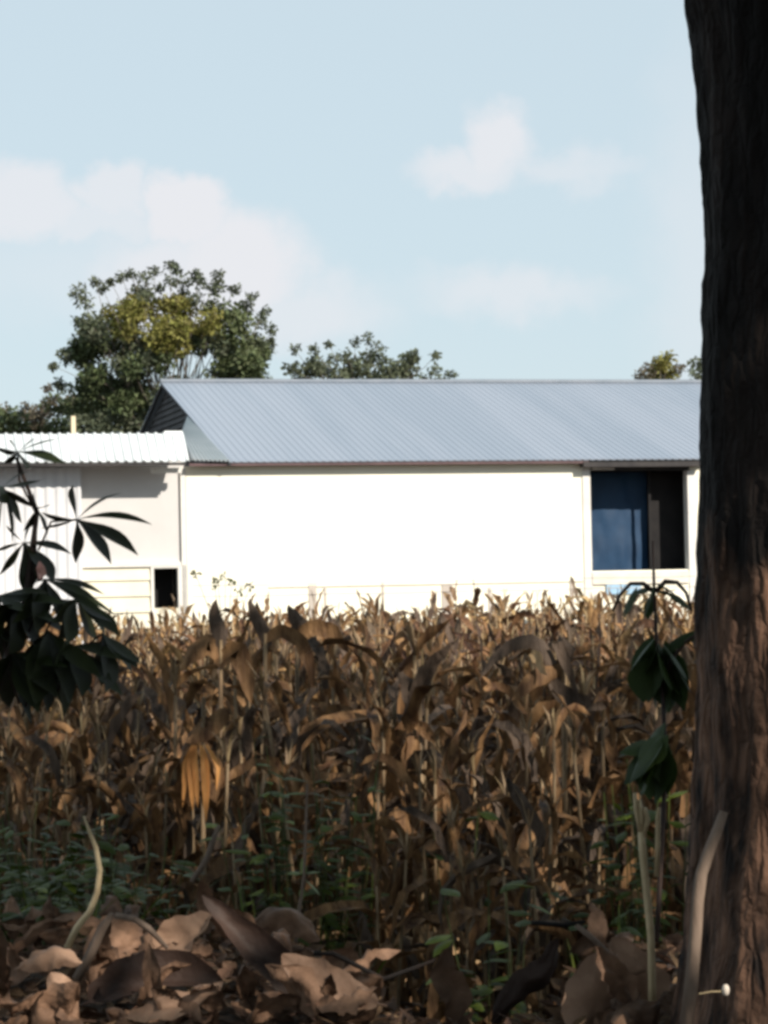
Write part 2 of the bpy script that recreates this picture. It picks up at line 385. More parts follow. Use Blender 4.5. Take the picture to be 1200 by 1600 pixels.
for i in range(nb):
    z0 = zBd * i / nb; z1 = zBd * (i + 1) / nb - .01
    m.slab([(uL, .0, z0), (uD0 - .065, .0, z0), (uD0 - .065, .035, z1), (uL, .035, z1)], (0, .04, 0))
zTh = L(258, 950)[1]; m.box((uD0 + .002, .0, 0), (uD1 - .002, .10, zTh)); m.build('boarding', M['board'], AX)
m = MB(); m.box((uD0 - .06, -.02, 0), (uD0, .12, zDt + .05)); m.box((uD1, -.02, 0), (uW1 + .0, .12, zDt + .05)); m.box((uD0, -.02, zDt), (uD1, .12, zDt + .05)); m.build('door_frame', M['post'], AX)
m = MB(); m.box((uD0, .6, 0), (uD1, .66, zDt)); m.box((uD0 - .08, .13, 0), (uD0 - .01, .6, zDt)); m.box((uD1 + .01, .13, 0), (uD1 + .02, .6, zDt)); m.box((uD0 - .08, .13, zDt + .01), (uD1 + .02, .66, zDt + .05)); m.build('doorway', M['dark'], AX)
m = MB(); rect(m, 236, 731, 284, 739, -.45, -.35); m.build('eave_beam', M['post'], AX)
# white ribbed panel at the left, its roof edge and a dark gap
m = MB(); uc0 = L(128, 800, -.25)[0]; zt = L(60, 731, -.25)[1]
prof = []
x = uL; i = 0
while x < uc0:
    prof.append((x, -.25 - (.025 if i % 4 in (2, 3) else 0))); i += 1; x += .05
vs = []
for x, n in prof: vs += [(x, n, 0), (x, n, zt)]
for x, n in prof: vs += [(x, n + .05, 0), (x, n + .05, zt)]
q = len(prof) * 2
fs = [(2 * i, 2 * i + 2, 2 * i + 3, 2 * i + 1) for i in range(len(prof) - 1)] + [(q + 2 * i, q + 2 * i + 1, q + 2 * i + 3, q + 2 * i + 2) for i in range(len(prof) - 1)]
fs += [(q - 2, 2 * q - 2, 2 * q - 1, q - 1), (1, q + 1, q, 0)] + [(2 * i + 1, 2 * i + 3, q + 2 * i + 3, q + 2 * i + 1) for i in range(len(prof) - 1)]
m.add(vs, fs)
m.box((uc0 - .03, -.20, 0), (uc0, .0, zt))
m.build('sheet_panel', M['sheetwhite'], AX)
m = MB(); c0 = L(112, 677, 1.0); c1 = L(118, 650, 1.0); m.box((c0[0], 1.0, c0[1] - .6), (c1[0], 1.08, c1[1])); m.build('pipe', M['chimney'], AX)
# rear roof slope of annex + walls
m = MB(); m.slab([(uL, rn + .01, rz_ - .02), (uW1 - .05, rn + .01, rz_ - .02), (uW1 - .05, 4.5, rz_ - .3), (uL, 4.5, rz_ - .3)], (0, 0, -.03)); m.build('rear_roof', M['annexroof'], AX)
m = MB(); m.box((uL, 4.2, 0), (uW1, 4.35, rz_ - .35)); m.box((uL, .25, 0), (uL + .12, 4.2, rz_ - .37)); m.build('rear_wall', M['wallgrey'], AX)

# fence in front of the shed
FN = thing('wire_fence', 'thin wire fence with greyed posts along the foot of the cream wall', 'fence', base, TH)
for px, pt, wd in ((488, 914, .075), (508, 916, .02), (598, 912, .018), (698, 914, .10), (765, 918, .03), (893, 906, .035)):
    u, z = L(px, pt, -1.2); m = MB(); m.box((u - wd, -1.22, 0), (u + wd, -1.20 + .04, z)); m.build('post', M['wood'], FN)
for py in (915, 932):
    m = MB(); a = L(300, py, -1.2); b = L(1085, py - 3, -1.2); m.tube([(a[0] + (b[0] - a[0]) * t, -1.24, a[1] - .02 * math.sin(t * 12) ** 2) for t in [i / 12 for i in range(13)]], .008, 4); m.build('wire', M['wood'], FN)

# ------------------------------------------------------------------ background trees
def clump(mb, c, r, n, size, rr, flat=1.0):
    for _ in range(n):
        d = Vector((rr.gauss(0, 1), rr.gauss(0, 1), rr.gauss(0, 1))).normalized()
        q = r * (rr.random() ** .4)
        p = c + Vector((d.x * q, d.y * q, d.z * q * flat))
        dd = Vector((rr.gauss(0, 1), rr.gauss(0, 1), rr.gauss(0, .8) - .2)).normalized()
        mb.leaf(p, dd, Vector((rr.gauss(0, 1), rr.gauss(0, 1), rr.gauss(0, 1) + .6)), size * rr.uniform(.7, 1.3), size * rr.uniform(.45, .7))
def limb(mb, a, b, r0, r1, rr, sag=.1, n=5):
    a = Vector(a); b = Vector(b); pts = []
    for i in range(n + 1):
        t = i / n; p = a.lerp(b, t); L_ = (b - a).length
        p += Vector((rr.uniform(-1, 1), rr.uniform(-1, 1), rr.uniform(-.5, .5))) * L_ * .05 * math.sin(math.pi * t)
        p.z += math.sin(math.pi * t) * L_ * sag * .3
        pts.append(p)
    mb.tube(pts, [r0 + (r1 - r0) * i / n for i in range(n + 1)], 6)
def far_tree(label, Y, pxbase, pybase, spec, seed, group=None, dens=1.0):
    """spec: list of (px, py, radius px, kind) puffs"""
    rr = random.Random(seed); b = at(pxbase, pybase, Y); b.z = FIELD
    T = thing('broadleaf_tree', label, 'tree', b, 0, group)
    tr = MB(); crowns = {}
    top = at(pxbase, pybase, Y) - b
    tr.tube([(0, 0, 0), (rr.uniform(-.1, .1), 0, top.z * .5), (top.x, 0, top.z)], [.28, .22, .16], 10)
    for (px, py, rp, kind) in spec:
        yy = Y + rr.uniform(-1, 1) * (1.9 if rp > 17 else 1.0); c = at(px, py, yy) - b; r = rp / F * Y * (1.15 if rp < 17 else 1)
        if kind not in crowns: crowns[kind] = MB()
        clump(crowns[kind], c, r, int(dens * max(60, 300 * r * r * 3.6)), .17 if r > .28 else .13, rr, rr.uniform(.75, 1.05))
        st = Vector((top.x * .9, 0, top.z * rr.uniform(.75, 1))); limb(tr, st, c, .03 if r > .25 else .02, .006, rr)
    tr.build('trunk', M['trunk'], T)
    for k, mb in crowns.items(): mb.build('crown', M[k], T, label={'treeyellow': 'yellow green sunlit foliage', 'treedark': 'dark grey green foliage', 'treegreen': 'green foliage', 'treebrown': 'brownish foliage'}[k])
    return T
rr = random.Random(3)
spec = []
# loose dark puffs round the outline, as in the photo
for p in [(122, 455, 13), (132, 470, 13), (150, 440, 7), (160, 452, 6), (190, 432, 9), (205, 428, 9), (226, 434, 12), (241, 424, 11), (218, 458, 16), (226, 462, 12), (266, 414, 9), (276, 422, 7),
          (268, 440, 13), (290, 440, 10), (306, 428, 9), (308, 440, 13), (306, 468, 13), (340, 430, 11), (336, 450, 14), (366, 452, 9), (393, 465, 9), (378, 478, 10), (388, 482, 9), (412, 489, 10),
          (424, 515, 8), (423, 533, 7), (418, 547, 12), (97, 552, 10), (104, 562, 9), (84, 572, 6), (92, 600, 9), (122, 503, 9), (286, 458, 12), (330, 482, 16), (405, 505, 9), (250, 450, 7), (173, 440, 6), (400, 540, 16)]:
    spec.append((*p, 'treedark'))
for _ in range(95):
    a = rr.uniform(0, 6.28); q = math.sqrt(rr.random())
    px = 265 + math.cos(a) * 150 * q; py = 570 + math.sin(a) * 100 * q
    if (px - 278) ** 2 / 16 ** 2 + (py - 578) ** 2 / 26 ** 2 < 1: continue
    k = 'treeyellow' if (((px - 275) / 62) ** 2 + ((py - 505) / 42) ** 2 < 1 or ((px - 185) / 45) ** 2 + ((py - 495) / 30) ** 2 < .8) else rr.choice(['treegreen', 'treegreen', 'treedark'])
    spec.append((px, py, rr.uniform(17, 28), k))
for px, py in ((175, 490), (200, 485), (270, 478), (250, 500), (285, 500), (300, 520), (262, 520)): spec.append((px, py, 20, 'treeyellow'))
for px in range(125, 260, 16): spec += [(px, 640 + rr.uniform(-12, 8), 24, 'treegreen'), (px, 665, 24, 'treedark')]
for px in (130, 150, 170, 190, 210): spec.append((px, 610, 24, 'treegreen'))
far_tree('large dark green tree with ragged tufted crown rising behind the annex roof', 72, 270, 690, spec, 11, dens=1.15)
spec = [(p[0], p[1], p[2], 'treedark') for p in [(460, 545, 8), (458, 577, 15), (490, 545, 8), (492, 560, 11), (488, 580, 18), (514, 538, 7), (520, 562, 11), (540, 556, 12), (530, 585, 14), (555, 534, 8), (575, 530, 9),
        (590, 542, 11), (592, 560, 13), (565, 575, 16), (600, 582, 18), (622, 576, 16), (638, 574, 16), (648, 552, 8), (650, 562, 6), (680, 556, 7), (680, 580, 12), (705, 584, 9), (548, 590, 16), (470, 592, 14), (515, 594, 12), (505, 580, 16), (548, 572, 16), (605, 592, 18), (630, 590, 16), (640, 560, 14), (575, 560, 14), (490, 572, 14), (660, 592, 10), (580, 592, 18), (690, 594, 8)]]
far_tree('low dark tufted tree behind the middle of the shed ridge', 80, 570, 640, spec, 12)
spec = [(p[0], p[1], p[2], p[3]) for p in [(1000, 588, 11, 'treebrown'), (1012, 578, 12, 'treebrown'), (1030, 568, 13, 'treeyellow'), (1040, 572, 16, 'treeyellow'), (1045, 556, 8, 'treeyellow'), (1026, 585, 14, 'treeyellow'), (1050, 588, 13, 'treeyellow'), (1035, 578, 18, 'treeyellow'), (1015, 588, 13, 'treeyellow'), (1062, 575, 7, 'treebrown')]]
far_tree('small yellow green treetop above the right end of the shed roof', 80, 1035, 640, spec, 13)
far_tree('dark treetop just showing between shed roof and big trunk', 82, 1100, 640, [(1088, 572, 12, 'treedark'), (1092, 590, 14, 'treedark'), (1108, 570, 18, 'treedark'), (1120, 590, 20, 'treebrown')], 14)
spec = []
for px in range(-10, 125, 13):
    spec += [(px, 655 - max(0, px - 20) * .25 + rr.uniform(-12, 8), rr.uniform(12, 18), rr.choice(['treebrown', 'treegreen', 'treebrown'])), (px, 672, 16, 'treegreen')]
spec += [(75, 608, 6, 'treebrown'), (82, 625, 7, 'treebrown'), (96, 608, 9, 'treedark'), (105, 635, 15, 'treegreen'), (70, 632, 12, 'treebrown'), (5, 640, 12, 'treebrown'), (40, 635, 9, 'treebrown')]
far_tree('pale brownish bushy trees low behind the left end of the annex', 78, 50, 700, spec, 15)

# small plant in front of wall
def simple_leafy(name, label, cat, stems, leafs, mleaf, mstem, group=None, stemr=.004, Lr=(.06, .1), wr=.5, seed=1, loc=None):
    rr = random.Random(seed); T = thing(name, label, cat, loc, 0, group)
    sb = MB()
    for s in stems: sb.tube([Vector(p) - loc for p in s], [stemr * (1 - .5 * i / (len(s) - 1)) for i in range(len(s))], 6)
    sb.build('stem', mstem, T, smooth=True)
    for p, d, ln, wd in leafs:
        lb = MB(); p = Vector(p) - loc; d = Vector(d).normalized(); n = 7
        pts = []; q = p.copy(); dd = d.copy()
        for i in range(n): pts.append(q.copy()); q += dd * ln / (n - 1); dd = (dd + Vector((0, 0, -.12 * rr.uniform(.4, 1.6)))).normalized()
        prof = [.06, .55, .9, 1, .85, .5, .04]
        sd_ = d.cross(Vector((rr.uniform(-.4, .4), rr.uniform(-.6, .2), 1)))
        lb.blade(pts, [wd * a for a in prof], sd_, rr.uniform(.1, .35), rr.uniform(-.4, .4), 0, rr)
        lb.build('leaf', mleaf, T, smooth=True)
    return T
pb = at(350, 935, 48.2); pb = Vector((pb.x, pb.y, FIELD)); T = thing('climbing_weed', 'faint small green plant showing against the cream wall', 'plant', pb)
mb = MB(); lb = MB(); rr = random.Random(5)
for px, py in ((352, 903), (340, 905), (362, 912), (335, 915), (305, 895), (390, 917), (372, 925)):
    e = at(px, py, 48.2) - pb; mb.tube([(0, 0, 0), (e.x * .3, 0, e.z * .6), e], [.012, .01, .005], 5); clump(lb, e, .09, 14, .09, rr)
mb.build('stem', M['trunk'], T); lb.build('foliage', M['weed'], T)

# ------------------------------------------------------------------ foreground tree (right edge)
TY = 5.6
edge = [(-900, 985), (-500, 1020), (-200, 1045), (0, 1076), (80, 1086), (150, 1091), (300, 1097), (380, 1098), (450, 1092), (600, 1091), (850, 1090), (1000, 1092), (1150, 1092), (1250, 1089), (1350, 1083), (1450, 1078), (1550, 1066), (1620, 1050), (1760, 1010)]
def einterp(y):
    for i in range(len(edge) - 1):
        if edge[i][0] <= y <= edge[i + 1][0]:
            t = (y - edge[i][0]) / (edge[i + 1][0] - edge[i][0]); return edge[i][1] + t * (edge[i + 1][1] - edge[i][1])
    return edge[-1][1]
bm = M['bark'].copy(); bm.name = 'bark_sunlit_low'; M['bark_low'] = bm  # sunlit patch on the lower trunk, painted as lighter brown bark
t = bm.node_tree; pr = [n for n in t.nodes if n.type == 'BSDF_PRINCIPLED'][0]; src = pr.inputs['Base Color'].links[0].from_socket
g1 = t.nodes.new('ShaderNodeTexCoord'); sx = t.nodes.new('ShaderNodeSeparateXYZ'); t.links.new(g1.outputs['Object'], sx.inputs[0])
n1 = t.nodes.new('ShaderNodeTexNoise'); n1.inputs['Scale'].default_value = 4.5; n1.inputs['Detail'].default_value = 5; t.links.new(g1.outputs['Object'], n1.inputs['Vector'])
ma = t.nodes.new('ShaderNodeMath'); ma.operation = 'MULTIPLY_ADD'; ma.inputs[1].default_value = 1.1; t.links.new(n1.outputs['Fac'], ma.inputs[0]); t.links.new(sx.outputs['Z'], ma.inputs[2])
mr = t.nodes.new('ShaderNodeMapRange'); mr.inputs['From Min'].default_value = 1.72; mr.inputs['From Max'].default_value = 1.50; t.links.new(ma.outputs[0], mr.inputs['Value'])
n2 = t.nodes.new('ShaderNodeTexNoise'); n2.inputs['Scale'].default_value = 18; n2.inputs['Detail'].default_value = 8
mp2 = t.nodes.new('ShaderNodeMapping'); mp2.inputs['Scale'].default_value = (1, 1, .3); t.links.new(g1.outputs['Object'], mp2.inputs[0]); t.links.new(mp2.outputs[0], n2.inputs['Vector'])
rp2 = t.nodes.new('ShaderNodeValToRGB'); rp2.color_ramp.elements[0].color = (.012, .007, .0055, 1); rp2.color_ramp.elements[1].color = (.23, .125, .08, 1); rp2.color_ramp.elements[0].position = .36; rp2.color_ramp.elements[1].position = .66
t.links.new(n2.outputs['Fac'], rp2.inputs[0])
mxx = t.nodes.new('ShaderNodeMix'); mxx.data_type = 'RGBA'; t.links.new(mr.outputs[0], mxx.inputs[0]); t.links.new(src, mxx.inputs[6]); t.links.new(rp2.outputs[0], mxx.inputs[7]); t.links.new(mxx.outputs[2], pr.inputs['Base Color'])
vo = t.nodes.new('ShaderNodeTexVoronoi'); vo.feature = 'DISTANCE_TO_EDGE'; vo.inputs['Scale'].default_value = 38
mp3 = t.nodes.new('ShaderNodeMapping'); mp3.inputs['Scale'].default_value = (1, 1, .2)
nv = t.nodes.new('ShaderNodeTexNoise'); nv.inputs['Scale'].default_value = 9; nv.inputs['Detail'].default_value = 4; t.links.new(g1.outputs['Object'], nv.inputs['Vector'])
av = t.nodes.new('ShaderNodeVectorMath'); av.operation = 'MULTIPLY_ADD'; av.inputs[1].default_value = (.05, .05, .3); t.links.new(nv.outputs['Color'], av.inputs[0]); t.links.new(g1.outputs['Object'], av.inputs[2])
t.links.new(av.outputs[0], mp3.inputs[0]); t.links.new(mp3.outputs[0], vo.inputs['Vector'])
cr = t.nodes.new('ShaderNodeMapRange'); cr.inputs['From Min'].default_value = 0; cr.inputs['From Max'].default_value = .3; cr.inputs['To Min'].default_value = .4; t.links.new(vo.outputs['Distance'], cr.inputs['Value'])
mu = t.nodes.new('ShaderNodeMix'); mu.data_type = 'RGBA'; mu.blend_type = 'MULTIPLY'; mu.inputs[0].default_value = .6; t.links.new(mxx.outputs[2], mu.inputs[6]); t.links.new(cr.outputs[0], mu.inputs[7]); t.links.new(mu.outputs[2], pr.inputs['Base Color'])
bp0 = [n for n in t.nodes if n.type == 'BUMP'][0]; bp1 = t.nodes.new('ShaderNodeBump'); bp1.inputs['Strength'].default_value = .7; bp1.inputs['Distance'].default_value = .02
t.links.new(cr.outputs[0], bp1.inputs['Height']); t.links.new(bp0.outputs[0], bp1.inputs['Normal']); t.links.new(bp1.outputs[0], pr.inputs['Normal'])
tb = at(1280, 1660, TY); tb = Vector((tb.x, tb.y, gz(tb.x, tb.y) - .05))
FT = thing('large_tree', 'thick dark barked tree trunk filling the right edge in the foreground', 'tree', tb)
m = MB(); rows = 190; seg = 84; vs = []
for j in range(rows + 1):
    py = 1760 - (1760 + 900) * j / rows
    r = .25 + (.12 * max(0, (py - 1250) / 500) ** 1.6)
    e = at(einterp(py), py, TY); c = Vector((e.x + r, TY, e.z))
    for k in range(seg):
        a = 2 * math.pi * k / seg; d = Vector((math.cos(a), math.sin(a), 0))
        nn = noise.noise(Vector((d.x * 3.2, d.y * 3.2, c.z * 1.1))) * .016 + noise.noise(Vector((d.x * 11, d.y * 11, c.z * 4.5))) * .009 + noise.noise(Vector((d.x * 24, d.y * 24, c.z * 16))) * .007 - abs(noise.noise(Vector((d.x * 9 + 5, d.y * 9, c.z * 3)))) ** .5 * .008
        flute = .02 * max(0, (py - 1200) / 400) * math.sin(a * 5 + .6)
        vs.append(c + d * (r + nn + flute) - tb)
m.add(vs, [(j * seg + k, j * seg + (k + 1) % seg, (j + 1) * seg + (k + 1) % seg, (j + 1) * seg + k) for j in range(rows) for k in range(seg)])
topc = sum((Vector(v) for v in vs[-seg:]), Vector()) / seg
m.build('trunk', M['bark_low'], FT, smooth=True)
BEAMS = [(at(*p), r_) for p, r_ in (((310, 1220, 9.2), .16), ((250, 1490, 6.4), .12), ((520, 1545, 6.0), .10), ((1165, 1080, 5.4), .2), ((880, 1020, 9.7), .14), ((470, 1240, 9.0), .10),
    ((745, 1290, 9.0), .11), ((40, 1100, 9.6), .14), ((650, 1150, 9.6), .10), ((430, 1060, 9.8), .16), ((90, 1560, 5.9), .10), ((600, 1080, 10.4), .12), ((300, 1040, 10.0), .12), ((960, 1300, 8.8), .1), ((760, 1130, 9.4), .12))]
def lit(P):  # crowns are left open along these rays so sun reaches chosen spots
    for q, r_ in BEAMS:
        v = P - q; t = v.dot(sd)
        if t > 0 and (v - sd * t).length < r_: return True
    return False
def crown(T, centers, mt, n, seed, start, lsz=.2):
    rr = random.Random(seed); lm = MB(); fm = MB()
    for c, r in centers:
        c = Vector(c)
        if lit(T.location + c): continue
        limb(lm, start, c, .10, .02, rr, .2, 6)
        for _ in range(5):
            e = c + Vector((rr.gauss(0, 1), rr.gauss(0, 1), rr.gauss(0, .7))).normalized() * r * .8
            limb(lm, c, e, .035, .01, rr, .1, 4)
        for _ in range(int(n * r * r)):
            d = Vector((rr.gauss(0, 1), rr.gauss(0, 1), rr.gauss(0, 1))).normalized() * r * rr.random() ** .35
            d.z *= .7
            if lit(T.location + c + d): continue
            fm.leaf(c + d, (rr.gauss(0, 1), rr.gauss(0, 1), rr.gauss(0, .5) - .4), Vector((rr.gauss(0, .6), rr.gauss(0, .6), 1)), lsz * rr.uniform(.7, 1.2), lsz * rr.uniform(.5, .7))
    lm.build('limb', M['bark'], T); fm.build('crown', mt, T)
rr = random.Random(21); cs = []
for _ in range(42):
    a = rr.uniform(0, 6.28); q = 4.8 * math.sqrt(rr.random())
    cs.append(((1.2 + math.cos(a) * q, math.sin(a) * q - .2, rr.uniform(4.2, 8.0)), rr.uniform(.9, 1.4)))
for _ in range(18): cs.append(((rr.uniform(-5.5, 4.5) - tb.x, rr.uniform(6, 11.5) - tb.y, rr.uniform(5.4, 8.2)), rr.uniform(.9, 1.3)))  # extra crown clumps over the corn, added to cut its skylight
crown(FT, cs, M['fgleaf'], 190, 22, topc)
# its neighbours on the same bank, beyond the right edge of the picture: they throw the field's shade
def shade_tree(x, y, h, label, seed, rad=3.4, nc=22):
    b = Vector((x, y, gz(x, y))); T = thing('large_tree', label, 'tree', b, 0, 'trees on the bank beside the field')
    rr = random.Random(seed); m = MB(); m.tube([(0, 0, -.1), (.1, 0, h * .25), (0, .1, h * .5)], [.3, .22, .17], 14); m.build('trunk', M['bark'], T)
    cs = []
    for _ in range(nc):
        a = rr.uniform(0, 6.28); q = rad * math.sqrt(rr.random()); cs.append(((math.cos(a) * q, math.sin(a) * q, h * rr.uniform(.5, 1)), rr.uniform(.9, 1.3)))
    crown(T, cs, M['fgleaf'], 150, seed + 1, Vector((0, .1, h * .5)))
shade_tree(7.2, 1.5, 8.5, 'leafy tree out of the picture to the right whose shade falls on the field', 31)
shade_tree(10.5, 7.0, 8.5, 'leafy tree beyond the right edge nearer the shed whose shade falls on the corn', 41, nc=18)
shade_tree(4.5, -5.5, 8.5, 'leafy tree behind the viewpoint whose shade falls on the dead leaves', 51)

for q, (tx, ty) in enumerate([(-5.5, -4.5), (-1, -8.5), (9.5, -4.5), (-8, .5), (3.5, -1.2), (-3.6, 1.0)]):  # unseen trees, added to block skylight from behind the camera
    shade_tree(tx, ty, 8.0 + .3 * q, 'leafy tree of the grove behind the viewpoint', 60 + 3 * q, nc=20)  # added unseen tree, there to block skylight
# ------------------------------------------------------------------ corn
def corn_leaf(rr, z0, az, Ln, W, el, droop, tw, n=9):
    """returns an MB for one dry leaf leaving the stalk at height z0"""
    mb = MB(); d = Vector((math.cos(az) * math.cos(el), math.sin(az) * math.cos(el), math.sin(el)))
    p = Vector((math.cos(az) * .012, math.sin(az) * .012, z0)); pts = []; kink = rr.randint(2, 5) if rr.random() < .5 else 99
    for i in range(n):
        pts.append(p.copy()); p = p + d * Ln / (n - 1)
        dr = droop * (2.8 if i == kink else 1) * rr.uniform(.5, 1.5)
        d = (d + Vector((rr.uniform(-.12, .12), rr.uniform(-.12, .12), -dr))).normalized()
        if d.z < -.97: d = (d + Vector((rr.uniform(-.18, .18), rr.uniform(-.18, .18), 0))).normalized()
    prof = [.55, .85, 1, 1, .95, .85, .68, .42, .05]
    if n != 9: prof = [prof[int(i * 8 / (n - 1))] for i in range(n)]
    side = Vector((-math.sin(az), math.cos(az), 0))
    mb.blade(pts, [W * a * rr.uniform(.55, 1.1) for a in prof], side, rr.uniform(.3, 1.3), tw, W * .2, rr)
    return mb
def corn_parts(seed, low=False):
    rr = random.Random(seed); H = rr.uniform(1.5, 1.75); parts = []
    lean = Vector((rr.uniform(-.08, .08), rr.uniform(-.08, .08), 0)); st = MB(); k = 5 if low else 8
    pts = [Vector((lean.x * (i / k) ** 2, lean.y * (i / k) ** 2, H * i / k)) for i in range(k + 1)]
    st.tube(pts, [.014 - .008 * i / k for i in range(k + 1)], 4 if low else 7)
    parts.append(('stalk', st, 'stalk'))
    nl = 7 if low else rr.randint(11, 14)
    for i in range(nl):
        t = (i + .5) / nl; z0 = H * (.18 + .8 * t); az = i * 2.6 + rr.uniform(-.6, .6)
        if t < .42: el = rr.uniform(-1.2, .2); dr = rr.uniform(1.4, 2.4); Ln = rr.uniform(.45, .75); W = rr.uniform(.035, .09)
        elif t < .66:   el = rr.uniform(-1.1, .75); dr = rr.uniform(.8, 1.8); Ln = rr.uniform(.40, .75); W = rr.uniform(.03, .085)
        elif t < .82: el = rr.uniform(.7, 1.2); dr = rr.uniform(.3, .6); Ln = rr.uniform(.45, .70); W = rr.uniform(.045, .09)
        else: el = rr.uniform(1.0, 1.45); dr = rr.uniform(.04, .40); Ln = rr.uniform(.26, .44); W = rr.uniform(.04, .075)
        W *= 1.35 if low else 1
        lf = corn_leaf(rr, z0, az, Ln, W, el, dr, rr.uniform(-1.8, 1.8), 6 if low else 9)
        parts.append(('leaf', lf, 'corn' if rr.random() < .62 else 'corn_grey'))
    if not low:
        # ear in its split husk
        az = rr.uniform(0, 6.28); z0 = H * rr.uniform(.45, .6); d = Vector((math.cos(az), math.sin(az), 0)); ea = MB()
        tip = d * .12 + Vector((0, 0, z0 - .16 if rr.random() < .6 else z0 + .18)); b0 = d * .02 + Vector((0, 0, z0))
        ea.tube([b0.lerp(tip, t) for t in (0, .15, .4, .7, 1)], [.012, .027, .031, .024, .006], 8)
        parts.append(('ear', ea, 'husk'))
        hb = MB()
        for q in range(4):
            a2 = az + rr.uniform(-1.2, 1.2); dd = (tip - b0).normalized() + Vector((math.cos(a2), math.sin(a2), 0)) * .5
            pts = [b0]; p = b0.copy()
            for i in range(5): p = p + dd.normalized() * .05; dd += Vector((0, 0, -.25)); pts.append(p.copy())
            hb.blade(pts, [.03, .05, .055, .045, .03, .004], Vector((-math.sin(a2), math.cos(a2), 0)), .5, rr.uniform(-.5, .5), .004, rr)
        parts.append(('husk', hb, 'husk'))
    ta = MB()
    for i in range(3 if low else 6):
        a = rr.uniform(0, 6.28); e = Vector((math.cos(a) * .07, math.sin(a) * .07, .13 + rr.uniform(0, .06))) * rr.uniform(.6, 1.0)
        tp = pts_top = Vector((lean.x, lean.y, H)); ta.blade([tp, tp + e * .5 + Vector((0, 0, .03)), tp + e], [.008, .011, .003], Vector((-math.sin(a), math.cos(a), 0)), .3)
    parts.append(('tassel', ta, 'stalk'))
    return parts
CLAB = 'dry brown corn plant with hanging papery leaves standing in the field'
CGRP = 'dried corn plants standing in the field'
protos = []
def corn_thing(parts, label, group, loc):
    T = thing('corn_plant', label, 'corn plant', loc, 0, group); ear = None
    for nm, mb, mt in parts:
        par = ear if nm == 'husk' else T
        o = mb.build(nm, M[mt], par, smooth=True)
        if nm == 'ear': ear = o
    return T
spots = []
y = 8.75; row = 0
while y < 46.5:
    hw = y * .165 + .9; x = -hw + rnd.uniform(0, .2)
    while x < hw:
        spots.append((x + rnd.uniform(-.06, .06), y + rnd.uniform(-.14, .14))); x += rnd.uniform(.09, .18) if y < 20 else rnd.uniform(.17, .3)
    y += .42 if y < 20 else .7; row += 1
for _ in range(16): spots.append((rnd.uniform(-.12, .52), rnd.uniform(7.7, 8.7)))
spots.sort(key=lambda s: s[1])
inview = [s for s in spots if abs(s[0]) < s[1] * .152 + .15]
near = inview[:288]; ns = set(near); rest = [s for s in spots if s not in ns]
for i in range(12):
    protos.append((corn_thing(corn_parts(100 + i), CLAB, CGRP, (0, 0, FIELD)),))
kids = [kids_of(p[0]) for p in protos]
used = [False] * len(protos)
for (x, y) in near:
    i = rnd.randrange(len(protos)); s = rnd.uniform(.84, 1.08); rz = rnd.uniform(0, 6.28); z = gz(x, y) - .02
    if y < 9.6: s *= .86 if y > 8.7 else .72
    if x < -.08 * y: s *= .95
    if not used[i]:
        p = protos[i][0]; p.location = (x, y, z); p.rotation_euler = (0, 0, rz); p.scale = (s,) * 3; used[i] = True
    else: copy_tree(protos[i][0], kids[i], (x, y, z), rz, s)
# the rest of the field: one mass
low = []
for i in range(20):
    ps = corn_parts(300 + i, low=i < 10); V = []; Fq = []; mi = []
    for nm, mb, mt in ps:
        b = len(V); V += mb.v
        for f in mb.f:
            if len(f) == 4: Fq.append([b + k for k in f]); mi.append({'stalk': 0, 'corn': 1, 'corn_grey': 2, 'husk': 3}[mt])
    low.append((np.array(V), np.array(Fq), np.array(mi)))
VV, FF, MI = [], [], []; nb_ = 0
for (x, y) in rest:
    V, Fq, mi = low[rnd.randrange(10) + (10 if y < 17 else 0)]; a = rnd.uniform(0, 6.28); s = rnd.uniform(.86, 1.06)
    if y > 30: s *= rnd.choice((.9, .95, 1.0, 1.0, 1.08, 1.17))
    if y > 40: s *= 1.03
    if x < -.075 * y: s *= .93
    ca, sa = math.cos(a), math.sin(a); lx, ly = rnd.uniform(-.05, .05), rnd.uniform(-.05, .05)
    W = np.stack([V[:, 0] * ca - V[:, 1] * sa + V[:, 2] * lx, V[:, 0] * sa + V[:, 1] * ca + V[:, 2] * ly, V[:, 2]], 1) * s + np.array([x, y, gz(x, y) - .02])
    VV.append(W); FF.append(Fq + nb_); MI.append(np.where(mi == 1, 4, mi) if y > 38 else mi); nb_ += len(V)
VV = np.concatenate(VV); FF = np.concatenate(FF); MI = np.concatenate(MI)
me = bpy.data.meshes.new('corn_field'); me.vertices.add(len(VV)); me.vertices.foreach_set('co', VV.astype(np.float32).ravel())
me.loops.add(FF.size); me.loops.foreach_set('vertex_index', FF.astype(np.int32).ravel())
me.polygons.add(len(FF)); me.polygons.foreach_set('loop_start', (np.arange(len(FF)) * 4).astype(np.int32))
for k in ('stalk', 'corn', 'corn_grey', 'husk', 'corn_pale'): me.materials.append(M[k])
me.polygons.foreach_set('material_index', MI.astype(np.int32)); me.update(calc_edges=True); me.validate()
o = bpy.data.objects.new('corn_field', me); col.objects.link(o); tag(o, 'far rows of dry corn reaching back to the shed as one mass', 'corn field', kind='stuff')

